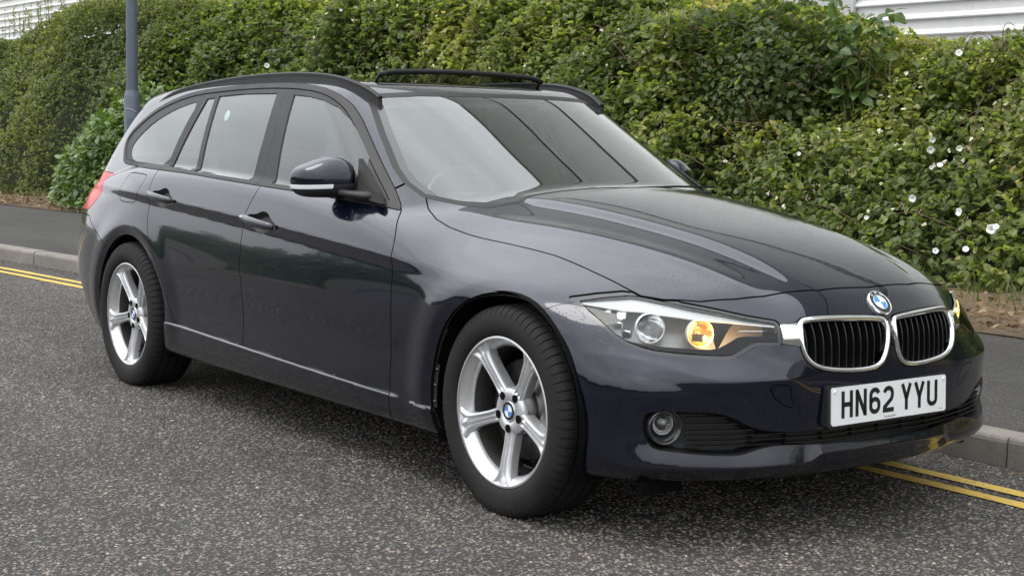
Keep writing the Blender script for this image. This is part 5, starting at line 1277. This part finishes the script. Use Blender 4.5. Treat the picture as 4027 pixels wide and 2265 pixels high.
# bramble blossom and bud clusters on the outside
def blossoms(n, x0, x1, u0, u1, s, mat, spread_n, dens=None, name='blossom'):
    P, N, x, u, d = scatter(n, x0, x1, u0, u1, .02, dens); P = P+N*(.24+.05*rng.random(len(P)))[:, None]
    out = []
    for q in range(spread_n):
        C0 = P+rdir(len(P))*s*(1.6 if spread_n > 5 else .1); a = rdir(len(P))*.9+N*.5; out.append((C0, a, N+rdir(len(P))*.4, rng.uniform(.7, 1.2, len(P))*s, rng.random(len(P))))
    P, a, nn, ss, t = [np.concatenate(z) for z in zip(*out)]; o = leaf_cloud(name, P-HO, a, nn, ss, t, mat, hedge, 'round', .1, .1); o['kind'] = 'stuff'
blossoms(110, -5.6, -1.2, .05, .75, .022, LM_flower, 5, lambda x, u: .15+.85*np.exp(-((x+3.3)/.7)**2-((u-.33)/.12)**2))
blossoms(150, -13.2, -4, .3, 1.05, .024, LM_flower, 5)
blossoms(520, -13.2, 1.5, .1, 1.1, .017, LM_bud, 9, None, 'bud_cluster')
# arching brown stems
V = []; F = []
for q in range(150):
    x0 = rng.uniform(-13, 1.5); u0 = rng.uniform(.0, .72); P, N = hedge_surface(np.array([x0]), np.array([u0])); P = P[0]; N = N[0]; dr = np.array([rng.normal(0, 1), 0, rng.normal(.1, .5)]); dr /= np.linalg.norm(dr)
    L = rng.uniform(.25, .7); t = np.linspace(0, 1, 7)[:, None]; pth = P+N*(.10+.17*np.sin(np.pi*t*.9))+dr*L*(t-.2)-np.array([0, 0, 1])*.12*t*t
    v, f = tube(pth-HO, .0042*(1-.5*t[:, 0]), 5); F += [tuple(i+len(V) for i in k) for k in f]; V += list(map(tuple, v))
o = obj('stems', V, F, pm('bramble_stem', (.12, .065, .04), .7, var=.3), hedge); o['kind'] = 'stuff'
# the fine leaved shrub filling the far left
shrub = empty('fine_leaved_shrub', (-17, 4.4, .15)); tag(shrub, 'large dull green shrub of tiny leaves with thin upright shoots at the far left', 'shrub')
SO = np.array([-17, 4.4, .15])
leaves('foliage', 104000, -22.5, -15.4, -.02, 1.30, .032, .058, LM_fine, 'small', shrub, .26, -.02, .75, lambda x, u: np.clip((-15.4-x)/1.2+.25, 0, 1)*np.where((u < .35) & (x > -17.2), .25, 1), 4, SO)
# upright thin shoots above its crest
V = []; F = []; lp = []
for q in range(130):
    x0 = rng.uniform(-21.8, -15.5); u0 = rng.uniform(.72, 1.1); P, N = hedge_surface(np.array([x0]), np.array([u0])); P = P[0]+N[0]*.1; L = rng.uniform(.25, .62)*(1 if x0 > -20 else .8); t = np.linspace(0, 1, 6)[:, None]
    pth = P+np.array([rng.normal(0, .05), -.05, 1])*L*t+np.array([rng.normal(0, .06), 0, 0])*t*t; v, f = tube(pth-SO, .004*(1-.6*t[:, 0]), 4); F += [tuple(i+len(V) for i in k) for k in f]; V += list(map(tuple, v))
    for k in range(18): lp.append(pth[0]+(pth[-1]-pth[0])*rng.random()**.8+rng.normal(0, .012, 3))
o = obj('shoots', V, F, pm('shrub_twig', (.10, .08, .045), .8), shrub); o['kind'] = 'stuff'
lp = np.array(lp); o = leaf_cloud('shoot_leaves', lp-SO, rdir(len(lp))+[0, 0, .5], rdir(len(lp))+[0, -.4, .6], rng.uniform(.022, .042, len(lp)), rng.normal(.6, .2, len(lp)), LM_fine, shrub); o['kind'] = 'stuff'
# broad leaved shrub low down in front of it
def clump(name, label, cat, c, r, n, s0, s1, mat, shape, stem=True, tint=.45):
    e = empty(name, c); tag(e, label, cat); d = rdir(n); d[:, 2] = np.abs(d[:, 2]); rad = rng.random(n)**.28
    lum = 1+.34*vnoise(d*1.7+np.array(c), 31)+.14*vnoise(d*4.2+np.array(c), 32); P = d*rad[:, None]*np.array(r)*lum[:, None]
    a = d*.7+rdir(n)*.7+[0, 0, -.2]; nn = d*.5+rdir(n)*.5+[0, -.2, .75]
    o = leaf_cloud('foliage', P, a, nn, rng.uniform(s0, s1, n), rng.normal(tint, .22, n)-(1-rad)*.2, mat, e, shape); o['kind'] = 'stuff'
    if stem:
        V = []; F = []
        for q in range(9):
            t = np.linspace(0, 1, 6)[:, None]; g_ = d[q]*np.array(r)*.8; pth = np.array([rng.normal(0, .08), rng.normal(0, .05), 0])*(1-t)+g_*t+[0, 0, .1]*(t*(1-t)); v, f = tube(pth, .010*(1-.7*t[:, 0]), 5); F += [tuple(i+len(V) for i in k) for k in f]; V += list(map(tuple, v))
        obj('stems', V, F, pm('woody_stem', (.09, .07, .045), .85), e)
    return e
clump('broad_leaved_shrub', 'low glossy broad leaved shrub beside the pavement, left of the lamp post', 'shrub', (-14.2, 3.95, .16), (1.9, .75, 1.25), 15000, .06, .105, LM_gloss, 'ovate')
clump('ivy_mound', 'dark leafy ivy mound rising against the white cladding above the windscreen', 'shrub', (-5.95, 6.2, 1.25), (.95, .55, 1.10), 7500, .045, .085, LM_bramble, 'ovate', True, .12)
# sapling standing up against the wall
sp = empty('sapling', (-4.75, 6.3, .30)); tag(sp, 'leafy sapling with pointed leaves rising in front of the white wall at upper right', 'sapling')
V = []; F = []; lp = []; la = []
for q in range(10):
    t = np.linspace(0, 1, 8)[:, None]; dx = rng.normal(0, .20); top = rng.uniform(1.75, 2.2); pth = np.array([dx*.25, rng.normal(0, .05), .9])*(1-t)+np.array([dx*1.1, rng.normal(-.05, .12), top])*t
    v, f = tube(pth, .008*(1-.7*t[:, 0]), 5); F += [tuple(i+len(V) for i in k) for k in f]; V += list(map(tuple, v))
    for k in range(26):
        f_ = rng.uniform(.25, 1); lp.append(pth[0]+(pth[-1]-pth[0])*f_+rng.normal(0, .02, 3)); la.append(rdir(1)[0]*[1, 1, .4]+[0, 0, -.25])
V += []; v, f = tube([(0, 0, 0), (.01, 0, .5), (0, 0, 1.0)], .014, 6); F += [tuple(i+len(V) for i in k) for k in f]; V += list(map(tuple, v))
obj('stem', V, F, pm('sapling_stem', (.11, .10, .05), .8), sp)
lp = np.array(lp); la = np.array(la); o = leaf_cloud('leaves', lp, la, rdir(len(lp))*.5+[0, -.3, .9], rng.uniform(.085, .135, len(lp)), rng.normal(.4, .2, len(lp)), LM_gloss, sp, 'ovate', .2, .35); o['kind'] = 'stuff'
# white bindweed trumpets, each one a flower of the hedge
def trumpet():
    seg = 30; rings = [(.004, -.035), (.008, -.022), (.016, -.010), (.026, -.002), (.034, .002), (.036, .000)]
    V = []; 
    for q, (r, h) in enumerate(rings):
        for k in range(seg):
            a = 2*math.pi*k/seg; w_ = 1+.04*math.cos(5*a)*(q/5)**2; V.append((r*w_*math.cos(a), -h-(.004*math.cos(5*a) if q > 3 else 0), r*w_*math.sin(a)))
    F = [(i*seg+j, i*seg+(j+1) % seg, (i+1)*seg+(j+1) % seg, (i+1)*seg+j) for i in range(len(rings)-1) for j in range(seg)]
    return V, F
k = NT('bindweed_petal'); k.b.inputs['Base Color'].default_value = (.82, .83, .80, 1); k.b.inputs['Roughness'].default_value = .6; k.b.inputs['Subsurface Weight'].default_value = .0; petal = k.m
V, F = trumpet(); TR = mesh('bindweed_flower', V, F, petal)
for x, y, z, sc_ in FLOWERS:
    if sc_ < .58: continue
    o = link('bindweed_flower', TR, hedge); q = rng.normal(0, .35, 2)
    o.location = (x-HO[0], y-HO[1], z-HO[2]); v = Vector((3.66-x, -3.58-y, 1.2-z)).normalized()+Vector((q[0]*.9, 0, q[1]*.7+.25)); o.rotation_euler = v.to_track_quat('-Y', 'Z').to_euler(); o.scale = (sc_*.74,)*3
# grass tufts and litter along the foot of the hedge
n = 9000; x = rng.uniform(-24, 3, n); off = rng.beta(1.3, 3.2, n); y0 = pave_back(x); y = y0+(hedge_base(x)+.35-y0)*(1-off*.95); gk = rng.random(n) < np.clip(.45+.7*vnoise(np.c_[x*1.3, y*1.6, 0*x], 41), .02, 1)*np.where(x < -11, 1, .55); x, y = x[gk], y[gk]
P = np.stack([x, y, np.full_like(x, KZ+.06)], 1); a = rdir(len(x))*.55+[0, 0, 1.]; tag(leaf_cloud('verge_grass', P, a, rdir(len(x))+[0, -1, 0], rng.uniform(.06, .20, len(x)), rng.normal(.5, .25, len(x)), LM_grass, None, 'blade', 0, .25), kind='stuff')
n = 6500; x = rng.uniform(-22, 3, n); y = pave_back(x)-.10+np.abs(rng.normal(0, .5, n)); P = np.stack([x, y, KZ+.050+.03*rng.random(n)+.05*np.clip(y-pave_back(x), 0, 1)], 1)
tag(leaf_cloud('leaf_litter', P, rdir(n)*[1, 1, .25], rdir(n)*.4+[0, 0, 1.], rng.uniform(.025, .06, n), rng.random(n), LM_litter, None, 'ovate', .3, .1), kind='stuff')
n = 900; x = rng.uniform(-20, 1.6, n); y = kerb_y(x)-.02-np.abs(rng.normal(0, .09, n)); P = np.stack([x, y, np.full(n, .006)], 1)
tag(leaf_cloud('gutter_litter', P, rdir(n)*[1, 1, .15], rdir(n)*.3+[0, 0, 1.], rng.uniform(.010, .026, n), rng.random(n), LM_litter, None, 'ovate', .2, .1), kind='stuff')
# ---- across the road: a clipped hedge and open ground, seen in the paintwork
n = 26000; x = rng.uniform(-70, 30, n); hz = rng.random(n); y = kerb_y(x)-RW-10-.5*rng.random(n)-.9*np.sqrt(np.clip(hz, 0, 1)); P = np.stack([x, y, hz*(1.5+1.6*np.clip((-8-x)/20, 0, 1)+.35*np.sin(x*.9)+.25*np.sin(x*2.3+1))], 1)
tag(leaf_cloud('far_hedge', P, rdir(n), rdir(n)+[0, .6, .5], rng.uniform(.16, .36, n), rng.random(n)*.5, LM_gloss, None), kind='stuff')
